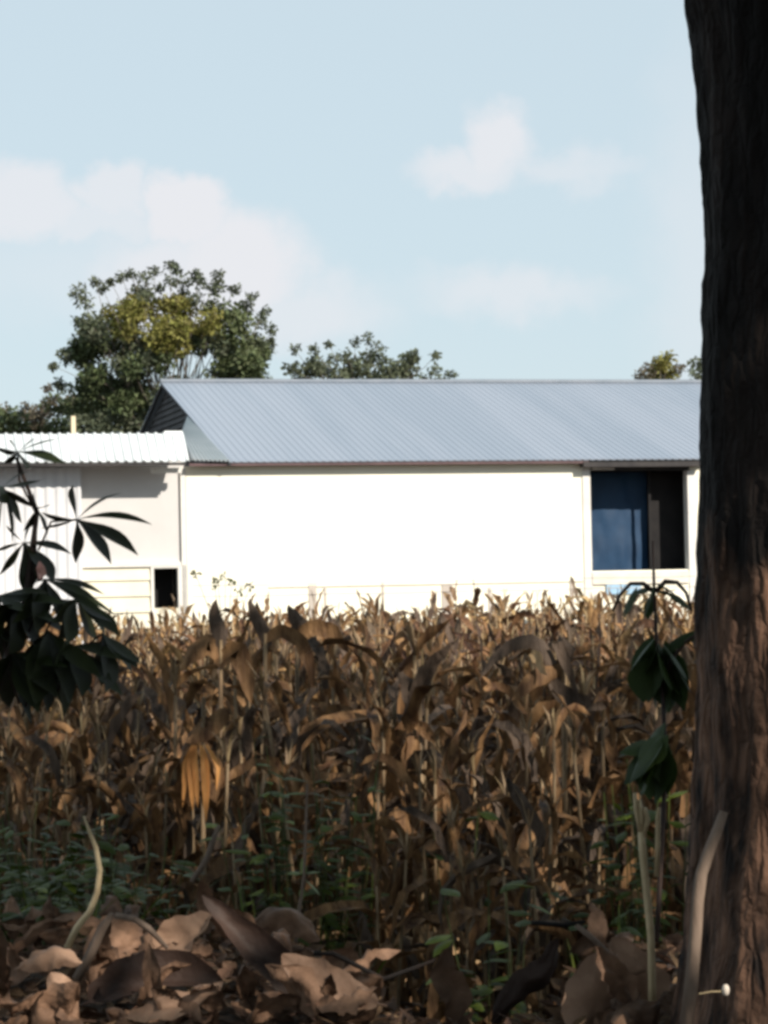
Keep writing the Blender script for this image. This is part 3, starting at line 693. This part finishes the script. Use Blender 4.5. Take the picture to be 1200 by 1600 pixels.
# the few corn plants the photo lets one tell apart
def leaf_px(pts, Y, W, side=None, fold=.4, tw=0., base=None, dy=0.0, sd=0):
    """leaf through photo points at depth Y"""
    rr = random.Random(sd); P = [at(px, py, Y + dy * i) - base for i, (px, py) in enumerate(pts)]
    # resample
    Q = []
    n = 12; seglen = [0]
    for a, b in zip(P, P[1:]): seglen.append(seglen[-1] + (b - a).length)
    for i in range(n):
        t = seglen[-1] * i / (n - 1)
        for j in range(len(P) - 1):
            if t <= seglen[j + 1] + 1e-9:
                Q.append(P[j].lerp(P[j + 1], (t - seglen[j]) / max(1e-9, seglen[j + 1] - seglen[j]))); break
    prof = [.5, .75, .9, 1, 1, 1, .95, .9, .78, .6, .35, .04]
    mb = MB(); mb.blade(Q, [W * a * rr.uniform(.88, 1.08) for a in prof], side or Vector((.35, .1, 1)), fold, tw, W * .06, rr); return mb
def hero(px, py, Y, label, leaves, stalk_top, extra=None):
    b = at(px, py, Y); b = Vector((b.x, b.y, gz(b.x, b.y) - .02)); T = thing('corn_plant', label, 'corn plant', b)
    t = at(*stalk_top, Y) - b; m = MB(); m.tube([(0, 0, 0), (t.x * .4, 0, t.z * .5), t], [.015, .012, .007], 7); m.build('stalk', M['stalk'], T, smooth=True)
    for i, (pts, W, mt, dy, sd_) in enumerate(leaves):
        leaf_px(pts, Y, W, sd_, base=b, dy=dy, tw=.4, sd=i).build('leaf', M[mt], T, smooth=True)
    return T, b
X = Vector((1, .2, .1)); Zs = Vector((.2, .15, 1))
T, b = hero(310, 1420, 9.25, 'corn plant with bright orange split husk hanging left of centre', [  # the husk's orange is a sunbeam put into its colour
    ([(315, 1130), (330, 1120), (300, 1150), (285, 1175), (280, 1200)], .05, 'corn', .0, Zs),
    ([(355, 1110), (335, 1130), (310, 1150), (290, 1160)], .07, 'corn', -.01, Zs),
    ([(325, 1180), (338, 1190), (345, 1215), (340, 1240)], .035, 'corn', -.01, X),
    ([(300, 1200), (280, 1240), (290, 1290), (280, 1330)], .06, 'corn', -.01, X)], (318, 1090))
for pts, W in (([(302, 1165), (296, 1190), (299, 1220), (301, 1268)], .026), ([(305, 1165), (304, 1190), (307, 1225), (309, 1262)], .022), ([(314, 1165), (318, 1190), (319, 1215), (322, 1285)], .024), ([(318, 1170), (324, 1195), (325, 1230), (324, 1270)], .015), ([(322, 1165), (332, 1180), (341, 1200), (338, 1236)], .016), ([(298, 1170), (288, 1195), (288, 1230), (285, 1262)], .018)):
    leaf_px(pts, 9.2, W, X, .6, base=b, dy=-.012).build('husk', M['husk_sunlit'], T, smooth=True)
hero(880, 1400, 9.6, 'corn plant with a broad leaf arched like a hoop right of centre', [
    ([(878, 1070), (850, 1010), (830, 1000), (800, 1005), (770, 1030), (750, 1060)], .055, 'corn_grey', -.01, Zs),
    ([(880, 1040), (900, 1020), (868, 995), (890, 1050), (905, 1095)], .045, 'corn_grey', -.01, Zs),
    ([(884, 1045), (860, 1050), (830, 1062), (800, 1095)], .065, 'corn', -.02, Zs),
    ([(862, 1065), (880, 1085), (910, 1098), (950, 1105)], .07, 'corn_grey', -.01, Zs),
    ([(830, 1020), (845, 1030), (850, 1045), (856, 1055)], .05, 'husk', -.03, Zs)], (880, 1010))
hero(660, 1420, 9.7, 'corn plant with dark grey leaf slanting up to the right in the middle', [
    ([(650, 1110), (655, 1080), (670, 1050), (695, 1020), (715, 1000)], .075, 'corn_grey', -.02, X),
    ([(655, 1120), (640, 1070), (622, 1050)], .08, 'corn_grey', -.01, X),
    ([(650, 1130), (665, 1140), (680, 1160)], .05, 'corn', -.02, Zs),
    ([(645, 1150), (640, 1190), (655, 1240)], .07, 'corn', -.01, X)], (655, 1030))
hero(340, 1400, 10.2, 'corn plant with a dark pointed leaf standing upright against the wall', [
    ([(345, 1010), (343, 985), (336, 960), (338, 936)], .065, 'corn_grey', 0, X),
    ([(345, 1030), (330, 1000), (300, 1020), (280, 1050)], .08, 'corn', -.01, Zs),
    ([(340, 1040), (370, 1010), (385, 1050), (392, 1100)], .08, 'corn', -.01, Zs)], (345, 1000))
hero(405, 1400, 10.4, 'corn plant with a dark tapering tip left of the two wall posts', [
    ([(420, 1010), (410, 980), (396, 955), (390, 935)], .06, 'corn_grey', 0, X),
    ([(415, 1000), (440, 985), (470, 1000), (485, 1040), (490, 1080)], .06, 'corn', -.01, Zs)], (415, 990))
hero(462, 1400, 10.6, 'corn plant with a curled dark tip right of the tapering one', [
    ([(462, 1000), (470, 975), (458, 958), (450, 945)], .07, 'corn_grey', 0, X),
    ([(462, 1000), (490, 980), (520, 985), (545, 1020)], .07, 'corn', -.01, Zs)], (464, 985))

# ------------------------------------------------------------------ cassava at the left
CY = 5.0
cb = at(-40, 1700, CY); cb = Vector((cb.x, cb.y, gz(cb.x, cb.y)))
CS = thing('cassava_plant', 'dark leafy cassava plant with finger shaped leaflets at the left edge', 'plant', cb)
def cpx(px, py, dy=0): return at(px, py, CY + dy) - cb
m = MB(); m.tube([cpx(-40, 1700), cpx(-45, 1400), cpx(-30, 1150), cpx(38, 950), cpx(58, 800), cpx(25, 715)], [.012, .011, .009, .007, .005, .003], 8); m.build('stem', M['petiole'], CS, smooth=True)
def lobe(a, b, W, bow=0., dy=0., sd=0):
    """one leaflet from pixel a to pixel b, width W px"""
    rr = random.Random(sd); A = cpx(*a); Bv = cpx(*b, dy); n = 10; pts = []; d = Bv - A; pr = Vector((-d.z, 0, d.x))
    for i in range(n):
        t = i / (n - 1); pts.append(A.lerp(Bv, t) + pr * bow * 4 * t * (1 - t) * .25)
    prof = [.10, .22, .45, .72, .92, 1.0, .92, .68, .35, .03]
    mb = MB(); mb.blade(pts, [W / F * CY * p * 1.55 for p in prof], Vector((-d.z, .25, d.x)), .18, rr.uniform(-.2, .2), 0, rr)
    return mb
rp_ = random.Random(17)
def palm(center, tips, petiole):
    pm_ = MB(); pm_.tube([cpx(*p) for p in petiole + [center]], .0022, 6); pt = pm_.build('petiole', M['petiole'], CS, smooth=True)
    lf = MB()
    big = any(t_[1] > 38 for t_ in tips)
    if big: tips = [((t_[0][0] + rp_.uniform(-16, 16), t_[0][1] + rp_.uniform(-22, 14)), t_[1] * rp_.uniform(.35, .6), rp_.uniform(-.3, .3)) for t_ in tips for _ in (0, 1)]
    for j, (tip, W, bow) in enumerate(tips):
        q = lobe(center, tip, W, bow, (j % 3 - 1) * (.09 if big else .03), j); lf.add(q.v, q.f)
    lf.build('leaf', M['cassava'], CS, smooth=True)
palm((120, 812), [((114, 758), 30, 0), ((190, 770), 14, .25), ((238, 820), 12, .35), ((216, 868), 27, .18), ((174, 882), 30, .12), ((118, 880), 26, 0), ((64, 800), 14, .2), ((62, 826), 10, 0)], [(60, 860), (80, 815)])
palm((37, 848), [((-10, 862), 10, -.2), ((-2, 900), 22, -.1), ((44, 932), 34, 0), ((84, 912), 36, .1), ((112, 866), 24, .2), ((60, 800), 16, .1), ((10, 820), 14, 0)], [(50, 900), (45, 870)])
palm((28, 706), [((56, 684), 9, 0), ((94, 685), 10, .1), ((102, 724), 22, .1), ((40, 732), 24, 0), ((2, 725), 26, 0), ((-10, 700), 20, 0), ((18, 688), 18, 0)], [(55, 800), (30, 750)])
palm((58, 795), [((8, 765), 20, -.1), ((-5, 756), 16, .1), ((52, 768), 14, 0), ((72, 792), 20, 0), ((36, 830), 26, 0), ((75, 835), 12, 0)], [(48, 950), (55, 870)])
palm((4, 760), [((62, 744), 16, .1), ((48, 747), 9, .3), ((22, 835), 26, .1), ((-15, 800), 40, 0)], [(-10, 900), (-2, 820)])
palm((70, 905), [((20, 960), 50, 0), ((60, 985), 56, 0), ((110, 975), 46, 0), ((150, 940), 34, .1), ((180, 975), 30, .25), ((30, 915), 30, 0)], [(40, 1000), (60, 950)])
palm((120, 935), [((190, 990), 40, .2), ((165, 960), 26, .1), ((150, 1010), 52, 0), ((100, 1020), 58, 0), ((85, 960), 40, 0)], [(40, 1050), (80, 970)])
palm((30, 950), [((-15, 1000), 60, 0), ((10, 1030), 60, 0), ((60, 1020), 60, 0), ((-20, 950), 40, 0), ((95, 985), 40, 0), ((40, 990), 60, 0)], [(30, 1100), (30, 1000)])
palm((75, 985), [((70, 1105), 80, 0), ((115, 1110), 66, 0), ((35, 1060), 50, 0), ((150, 1070), 60, 0), ((60, 1060), 60, 0)], [(35, 1120), (60, 1040)])
palm((160, 990), [((205, 1060), 56, .1), ((170, 1075), 56, 0), ((140, 1060), 40, 0), ((212, 1030), 40, .15)], [(90, 1080), (120, 1020)])
palm((20, 1020), [((60, 1120), 60, 0), ((95, 1080), 56, 0), ((10, 1100), 60, 0), ((-30, 1080), 50, 0), ((120, 1040), 40, 0)], [(-20, 1120), (0, 1060)])
palm((110, 1010), [((135, 1100), 50, 0), ((180, 1075), 50, 0), ((90, 1110), 60, 0), ((200, 1040), 36, .1), ((70, 1040), 50, 0)], [(20, 1060), (70, 1020)])
palm((0, 930), [((50, 960), 50, 0), ((80, 940), 30, 0), ((30, 1000), 50, 0), ((-20, 1000), 50, 0), ((100, 960), 40, .1)], [(-30, 1040), (-15, 980)])
palm((5, 985), [((-30, 1040), 50, 0), ((20, 1020), 50, 0), ((0, 1010), 50, 0)], [(30, 1100), (10, 1040)])
m = MB(); pc = cpx(62, 905, -.05); m.blade([pc, pc + Vector((.004, 0, .01)), pc + Vector((.002, -.004, .022)), pc + Vector((.0, 0, .034))], [.006, .018, .017, .004], Vector((1, 0, 0)), .4)
m.build('leaf', M['pink'], CS, label='small withered pink leaflet')

# ------------------------------------------------------------------ sapling at right
rq_ = random.Random(5)
def leafP(a, b, W, Y): A = at(*a, Y); Bv = at(*b, Y); return (A, Bv - A, (Bv - A).length, W)
SY = 7.0
sb_ = at(1030, 1560, SY); sb_ = Vector((sb_.x, sb_.y, gz(sb_.x, sb_.y)))
ST = [at(1018, 1600, SY), at(1030, 1400, SY), at(1040, 1200, SY), at(1036, 1090, SY), at(1026, 1010, SY), at(1022, 920, SY), at(1020, 845, SY)]
lv = [leafP((a[0] + rq_.uniform(-5, 5), a[1] + rq_.uniform(-8, 20)), (b[0] + rq_.uniform(-10, 10), b[1] + rq_.uniform(-20, 8)), w_ * rq_.uniform(.55, .95), SY + rq_.uniform(-.06, .06)) for _k in (0, 1) for a, b, w_ in [((1022, 918), (985, 935), .05), ((1000, 912), (958, 962), .045), ((1022, 912), (1062, 925), .045), ((1040, 908), (1082, 955), .045), ((1022, 920), (1010, 965), .04), ((1030, 1010), (1045, 1110), .13), ((1015, 1010), (1000, 1090), .11), ((1045, 1015), (1075, 1100), .12), ((1030, 1150), (1015, 1260), .13), ((1040, 1150), (985, 1240), .12), ((1035, 1140), (975, 1215), .11), ((1022, 1000), (985, 1060), .08), ((1022, 1000), (992, 1095), .10), ((1025, 1000), (1020, 1105), .12), ((1030, 1000), (1060, 1095), .12),
       ((1035, 1005), (1088, 1070), .09), ((1026, 1010), (1090, 990), .04), ((1040, 1130), (985, 1200), .11), ((1040, 1140), (1000, 1250), .12), ((1040, 1150), (1040, 1240), .10), ((1040, 1150), (965, 1170), .08), ((1024, 1000), (1000, 1050), .09), ((1040, 1005), (1080, 1100), .09)]]
simple_leafy('sapling', 'thin dark stemmed sapling with drooping dark green leaves in front of the blue tarp', 'sapling', [ST, [at(1034, 1070, SY), at(1050, 1030, SY), at(1072, 1002, SY), at(1098, 985, SY)], [at(1024, 925, SY), at(1040, 908, SY), at(1058, 910, SY), at(1072, 926, SY), at(1081, 955, SY)], [at(1022, 925, SY), at(1005, 912, SY), at(985, 912, SY), at(970, 928, SY), at(957, 955, SY)]], lv, M['sapleaf'], M['petiole'], stemr=.0075, seed=4, loc=sb_)

# ------------------------------------------------------------------ weeds between bank and corn
WG = 'low green weeds at the foot of the corn'
WL = 'low dark green weed with broad leaves at the foot of the corn'
def weed(px, py, Y, w, h, n, seed, label, grp, mt='weed', L0=.09, W0=.05):
    rr = random.Random(seed); c = at(px, py, Y); b = Vector((c.x, c.y, gz(c.x, c.y))); h = c.z - b.z + h / 2
    stems, leafs = [], []
    for i in range(n):
        tip = b + Vector((rr.uniform(-w, w), rr.uniform(-.15, .15), h * rr.uniform(.7, 1))); mid = b.lerp(tip, .5) + Vector((rr.uniform(-.03, .03), 0, .04)); stems.append([b, mid, tip])
        for q in range(6):
            t = rr.uniform(.55, 1); p = mid.lerp(tip, (t - .5) * 2) if t > .5 else b.lerp(mid, t * 2)
            a = rr.uniform(0, 6.28); leafs.append((p, (math.cos(a), math.sin(a), rr.uniform(-.2, .5)), L0 * rr.uniform(.7, 1.3), W0 * rr.uniform(.8, 1.2)))
    return simple_leafy('weed', label, 'weed', stems, leafs, M[mt], M[mt], grp, .003, seed=seed, loc=b)
weed(765, 1385, 7.4, .15, .16, 9, 61, 'bright green leafy weed low in the middle, right of the dark corn bases', None)
weed(700, 1265, 8.8, .12, .06, 3, 62, 'small weed with bluish leaf spread beneath the slanting grey corn leaf', None, L0=.1)
weed(160, 1345, 7.8, .10, .1, 4, 63, 'yellowish green weed beside the pale curved twig', None, 'weed_pale', .07, .035)
for i, (px, py, Y) in enumerate([(40, 1290, 8.0), (110, 1330, 8.3), (20, 1380, 7.6), (210, 1310, 8.4), (90, 1400, 7.7), (440, 1215, 8.6), (520, 1225, 8.6), (480, 1250, 8.4), (60, 1350, 7.3), (130, 1280, 8.0), (200, 1260, 8.2), (70, 1260, 8.1), (150, 1310, 7.6), (240, 1330, 7.9), (50, 1310, 7.5), (110, 1370, 7.3), (980, 1200, 8.4), (1030, 1180, 8.3), (1010, 1230, 8.2), (460, 1180, 8.5), (540, 1190, 8.5), (500, 1160, 8.6), (420, 1250, 8.4), (940, 1300, 8.2), (960, 1400, 7.9), (30, 1440, 6.9), (10, 1230, 8.3)]):
    weed(px, py, Y, .16, .12, 6, 70 + i, WL, WG, L0=.075, W0=.03)
# light green seedling
Y = 7.2; b = at(458, 1495, Y); b = Vector((b.x, b.y, gz(b.x, b.y)))
simple_leafy('seedling', 'slender pale green seedling with four small leaves left of centre', 'seedling', [[b, at(465, 1440, Y), at(475, 1370, Y), at(478, 1290, Y), at(480, 1225, Y)]],
    [leafP((475, 1365), (448, 1358), .025, Y), leafP((476, 1365), (500, 1355), .022, Y), leafP((475, 1372), (472, 1340), .022, Y), leafP((477, 1375), (505, 1395), .02, Y), leafP((474, 1385), (470, 1408), .02, Y), leafP((480, 1240), (440, 1232), .02, Y), leafP((480, 1240), (520, 1238), .022, Y)],
    M['weed_pale'], M['stick'], stemr=.006, seed=9, loc=b)
# pale dry stalk
Y = 5.9; b = at(1019, 1640, Y)
T = thing('dry_stalk', 'pale straw coloured upright stalk forked at its top beside the trunk', 'stalk', b)
m = MB(); m.tube([at(*p, Y) - b for p in ((1019, 1640), (1019, 1540), (1017, 1460), (1010, 1390), (1004, 1330), (1002, 1300))], [.010, .009, .0085, .0085, .009, .008], 8); m.build('stem', M['straw'], T, smooth=True)
for pts in (((1002, 1305), (994, 1265), (992, 1240)), ((1003, 1305), (1002, 1270), (999, 1250)), ((1004, 1310), (1012, 1280), (1008, 1262)), ((1026, 1370), (1028, 1320), (1028, 1280), (1030, 1262))):
    m = MB(); m.tube([at(*p, Y) - b for p in pts], [.006] * (len(pts) - 1) + [.004], 6); m.build('fork', M['straw'], T, smooth=True)
# stick leaning by the trunk
Y = 5.25; b = at(1070, 1620, Y)
m = MB(); m.tube([at(*p, Y) - b for p in ((1070, 1620), (1080, 1540), (1087, 1460), (1090, 1410), (1096, 1365), (1108, 1330), (1120, 1300), (1131, 1268))], [.014, .014, .013, .013, .0125, .012, .011, .009], 10)
o = m.build('stick', M['stick'], smooth=True); o.location = b; tag(o, 'crooked grey stick leaning against the foot of the trunk', 'stick')
# pale curved twig at left
Y = 6.2; b = at(105, 1482, Y)
m = MB(); m.tube([at(*p, Y) - b for p in ((105, 1482), (120, 1450), (140, 1425), (152, 1395), (156, 1360), (150, 1325), (140, 1300), (131, 1275))], [.009, .0085, .008, .0075, .007, .006, .0045, .002], 8)
o = m.build('twig', M['straw'], smooth=True); o.location = b; tag(o, 'pale curved twig rising from the dead leaves at left', 'twig')
for k, (pts, r, lab) in enumerate([(((120, 1530), (145, 1485), (160, 1450), (176, 1428)), .012, 'short thick brown twig under the curved pale one'), (((180, 1430), (210, 1436), (232, 1450), (262, 1482)), .008, 'thin pale twig lying bent over the leaf pile'),
        (((300, 1378), (322, 1345), (332, 1318), (342, 1290)), .009, 'short pale stub of broken stalk standing behind the leaf pile'), (((900, 1445), (930, 1470), (960, 1500), (975, 1520)), .007, 'thin brown twig crossing the big leaf at lower right'), (((830, 1442), (880, 1446), (915, 1440)), .006, 'dark level twig low right of centre'),
        (((490, 1490), (520, 1490), (560, 1510), (600, 1530), (680, 1500)), .006, 'dark sagging twig low in the middle')]):
    Y = 6.15 if k != 2 else 7.4; b = at(*pts[0], Y); m = MB(); m.tube([at(*p, Y) - b for p in pts], [r] * (len(pts) - 1) + [r * .6], 7)
    o = m.build('twig', M['stick'] if k not in (4, 5) else M['bark'], smooth=True); o.location = b; tag(o, lab, 'twig')
# white bud
Y = 5.0; b = at(1092, 1553, Y); T = thing('flower_bud', 'tiny white round bud on a thin level stalk at the foot of the trunk', 'bud', b)
m = MB(); e = at(1130, 1549, Y) - b; m.tube([(0, 0, 0), e * .5 + Vector((0, 0, .002)), e], .0012, 5); m.build('stalk', M['straw'], T)
m = MB(); c = at(1134, 1547, Y) - b; ring = []
for j in range(1, 7):
    t = math.pi * j / 7; ring.append((c + Vector((0, 0, math.cos(t) * .012)), math.sin(t) * .0075))
m.tube([r_[0] for r_ in ring], [r_[1] for r_ in ring], 10); m.build('bud', M['bud'], T, smooth=True)

# ------------------------------------------------------------------ dead leaves
def dead_leaf_mesh(seed, L_=.3, W_=.2, curl=1.0):
    curl *= 1.5; rr = random.Random(seed); nx, ny = 8, 13; vs = []
    c1, c2, c3 = rr.uniform(-1.6, 1.6) * curl, rr.uniform(.4, 2.4) * curl * rr.choice((-1, 1)), rr.uniform(-1, 1) * curl
    th = 0; px_, pz_ = 0, 0; spine = []
    for j in range(ny + 1):
        spine.append((px_, pz_, th)); px_ += math.cos(th) * L_ / ny; pz_ += math.sin(th) * L_ / ny; th += (c1 + c3 * math.sin(j * .7)) / ny
    for j in range(ny + 1):
        t = j / ny; w = W_ * (math.sin(math.pi * min(1, t * .97 + .03)) ** .75) * (1.12 - .35 * t) + .003
        x0, z0, a = spine[j]
        for i in range(nx + 1):
            s = (i / nx - .5); jag = 1 + .16 * noise.noise(Vector((j * 1.3, i, seed)))
            ang = s * c2; y = (math.sin(ang) / c2 if abs(c2) > .05 else s) * w * jag; h = ((1 - math.cos(ang)) / c2 if abs(c2) > .05 else 0) * w
            h += .32 * w * noise.noise(Vector((i * .5, j * .45, seed * 3.7))) + .02 * w * (1 if j % 3 == 0 else 0) * abs(s) * 2 - .03 * w * (1 if i == nx // 2 else 0)
            vs.append((x0 - math.sin(a) * h, y, z0 + math.cos(a) * h))
    m = MB(); m.add(vs, [(j * (nx + 1) + i, j * (nx + 1) + i + 1, (j + 1) * (nx + 1) + i + 1, (j + 1) * (nx + 1) + i) for j in range(ny) for i in range(nx)])
    m.tube([(-.05, 0, .004), (-.02, 0, 0), (.01, 0, 0)], [.003, .003, .002], 5)
    return m
DL = [dead_leaf_mesh(200 + i, rr.uniform(.22, .34), rr.uniform(.10, .2)).mesh('dead_leaf', M['teak'], True) for i in range(12)]
LLAB = 'curled brown dead leaf lying in the litter on the bank'; LGRP = 'dead leaves heaped on the bank'
rr = random.Random(77); cnt = 0
while cnt < 220:
    y = rr.uniform(5.7, 7.0); x = rr.uniform(-.19, .17) * y
    pxl = 600 + x / y * F
    keep = .95 if pxl < 570 or pxl > 880 else .06
    if rr.random() > keep: continue
    o = bpy.data.objects.new('dead_leaf', rr.choice(DL)); col.objects.link(o)
    o.location = (x, y, gz(x, y) + rr.uniform(.0, .07)); o.rotation_euler = (rr.gauss(0, .8), rr.gauss(0, .7), rr.uniform(0, 6.28)); s = rr.uniform(.34, .72); o.scale = (s,) * 3
    tag(o, LLAB, 'dead leaf', LGRP); cnt += 1
def hero_leaf(pts, Y, W, mt, label, seed, sidev=(1, .3, .5), curl=.5, dy=0.0):
    """one large dead leaf whose midrib runs through the given points"""
    rr = random.Random(seed); P = [at(p[0], p[1], Y + dy * i) for i, p in enumerate(pts)]; b = P[0].copy(); Q = []; n = 16
    for i in range(n + 1):
        t = i / n * (len(P) - 1); k = min(int(t), len(P) - 2); f = t - k
        p0, p1, p2, p3 = P[max(k - 1, 0)], P[k], P[k + 1], P[min(k + 2, len(P) - 1)]
        Q.append(.5 * ((2 * p1) + (p2 - p0) * f + (2 * p0 - 5 * p1 + 4 * p2 - p3) * f * f + (3 * p1 - p0 - 3 * p2 + p3) * f ** 3) - b)
    sv0 = Vector(sidev); vs = []; nx = 8
    for i, q in enumerate(Q):
        d = (Q[min(i + 1, n)] - Q[max(i - 1, 0)]).normalized(); sv = (sv0 - d * sv0.dot(d)).normalized(); nn = d.cross(sv)
        if nn.y > 0: nn = -nn
        t = i / n; w = W * (math.sin(math.pi * (t * .95 + .04)) ** .8) * (1 + .15 * noise.noise(Vector((t * 7, seed, 0))))
        for k in range(nx + 1):
            u = k / nx - .5; h = curl * w * (abs(u) * 2) ** 1.6 * .5 + .22 * w * noise.noise(Vector((u * 3 + seed, t * 4, 1))) + .012 * math.sin(t * 26) * abs(u)
            vs.append(q + sv * (u * w * (1 + .12 * noise.noise(Vector((t * 14, u * 4, seed))))) + nn * h)
    m = MB(); m.add(vs, [(j * (nx + 1) + i, j * (nx + 1) + i + 1, (j + 1) * (nx + 1) + i + 1, (j + 1) * (nx + 1) + i) for j in range(n) for i in range(nx)])
    m.tube([Q[0] - (Q[1] - Q[0]) * 2, Q[0], Q[2]], [.003, .003, .002], 5)
    o = bpy.data.objects.new('dead_leaf', m.mesh('dead_leaf', M[mt], True)); col.objects.link(o); o.location = b; tag(o, label, 'dead leaf'); return o
hero_leaf([(560, 1600), (470, 1540), (390, 1470), (316, 1398)], 6.1, .085, 'teak_dark', 'dark brown leaf slanting up to a point left of centre', 7, (.6, .3, 1), .5)
hero_leaf([(590, 1568), (530, 1550), (480, 1525), (440, 1492)], 5.9, .10, 'teak_pale', 'pale tan leaf tapering to the upper left, in front just left of the middle', 8, (.3, .4, 1), .35)
hero_leaf([(905, 1625), (925, 1570), (955, 1530), (1010, 1515)], 5.8, .14, 'teak_pale', 'broad pinkish tan leaf in the front at lower right', 9, (.8, .5, -.5), -.4)
hero_leaf([(1040, 1620), (1010, 1570), (985, 1520), (955, 1465)], 6.0, .12, 'teak_pale', 'tan leaf standing up with a narrow tip behind the broad one at lower right', 14, (1, .5, .3), .5)
hero_leaf([(770, 1600), (810, 1550), (850, 1520), (872, 1466)], 6.2, .075, 'teak_dark', 'dark folded leaf with a raised tip left of the broad tan one', 10, (1, .3, -.4), -.6)  # dark leaf colour stands in for the shadow between leaves here
hero_leaf([(30, 1512), (60, 1496), (95, 1490), (128, 1505)], 5.9, .06, 'teak_pale', 'pale rounded leaf at the left end of the pile', 11, (.1, .6, 1), -.7)
hero_leaf([(80, 1610), (100, 1580), (95, 1545), (78, 1520)], 5.8, .075, 'teak_pale', 'tan leaf hanging down below the pale rounded one', 15, (1, .3, 0), -.5)
hero_leaf([(330, 1430), (300, 1460), (260, 1485), (215, 1500)], 6.5, .10, 'teak_pale', 'crumpled cream brown leaf at the top of the left pile', 12, (.4, .4, 1), .7)
hero_leaf([(140, 1565), (200, 1540), (270, 1525), (350, 1540)], 6.0, .11, 'teak_dark', 'wide dark hollow leaf in the middle of the left pile', 13, (0, .7, 1), .9)
hero_leaf([(200, 1590), (250, 1580), (300, 1565), (350, 1535)], 5.8, .06, 'teak_pale', 'ragged pale leaf edge under the dark hollow leaf', 16, (0, .7, 1), .4)
hero_leaf([(390, 1450), (430, 1430), (470, 1440), (500, 1470)], 6.8, .09, 'teak', 'brown curled leaf behind the slanting dark one', 17, (0, .6, 1), -.8)
hero_leaf([(700, 1600), (710, 1560), (690, 1520), (700, 1480)], 6.3, .08, 'teak', 'brown upright leaf in the middle front', 18, (1, .4, 0), .6)
# fine litter
m = MB(); rr = random.Random(88)
for _ in range(7500):
    y = rr.uniform(5.2, 9.2); x = rr.uniform(-.22, .22) * y; p = Vector((x, y, gz(x, y) + rr.uniform(.0, .02)))
    a = rr.uniform(0, 6.28); m.leaf(p, (math.cos(a), math.sin(a), rr.uniform(-.3, .6)), Vector((rr.gauss(0, .6), rr.gauss(0, .6), 1)), rr.uniform(.03, .10), rr.uniform(.008, .04))
tag(m.build('leaf_litter', M['litter']), 'crumbled dead leaf and straw litter covering the soil', 'leaf litter', kind='stuff')
# grass
m = MB(); rr = random.Random(89)
for _ in range(700):
    y = rr.uniform(6.9, 9.2); x = rr.uniform(-.2, .2) * y; p = Vector((x, y, gz(x, y))); h = rr.uniform(.06, .26); a = rr.uniform(0, 6.28)
    d = Vector((math.cos(a) * .35, math.sin(a) * .35, 1)); pts = [p + d * h * t + Vector((math.cos(a), math.sin(a), -.4)) * h * .5 * t * t for t in (0, .4, .75, 1)]
    m.blade(pts, [.008, .009, .006, .001], Vector((-math.sin(a), math.cos(a), 0)), .3)
tag(m.build('grass', M['weed']), 'sparse dark green grass on the slope before the corn', 'grass', kind='stuff')
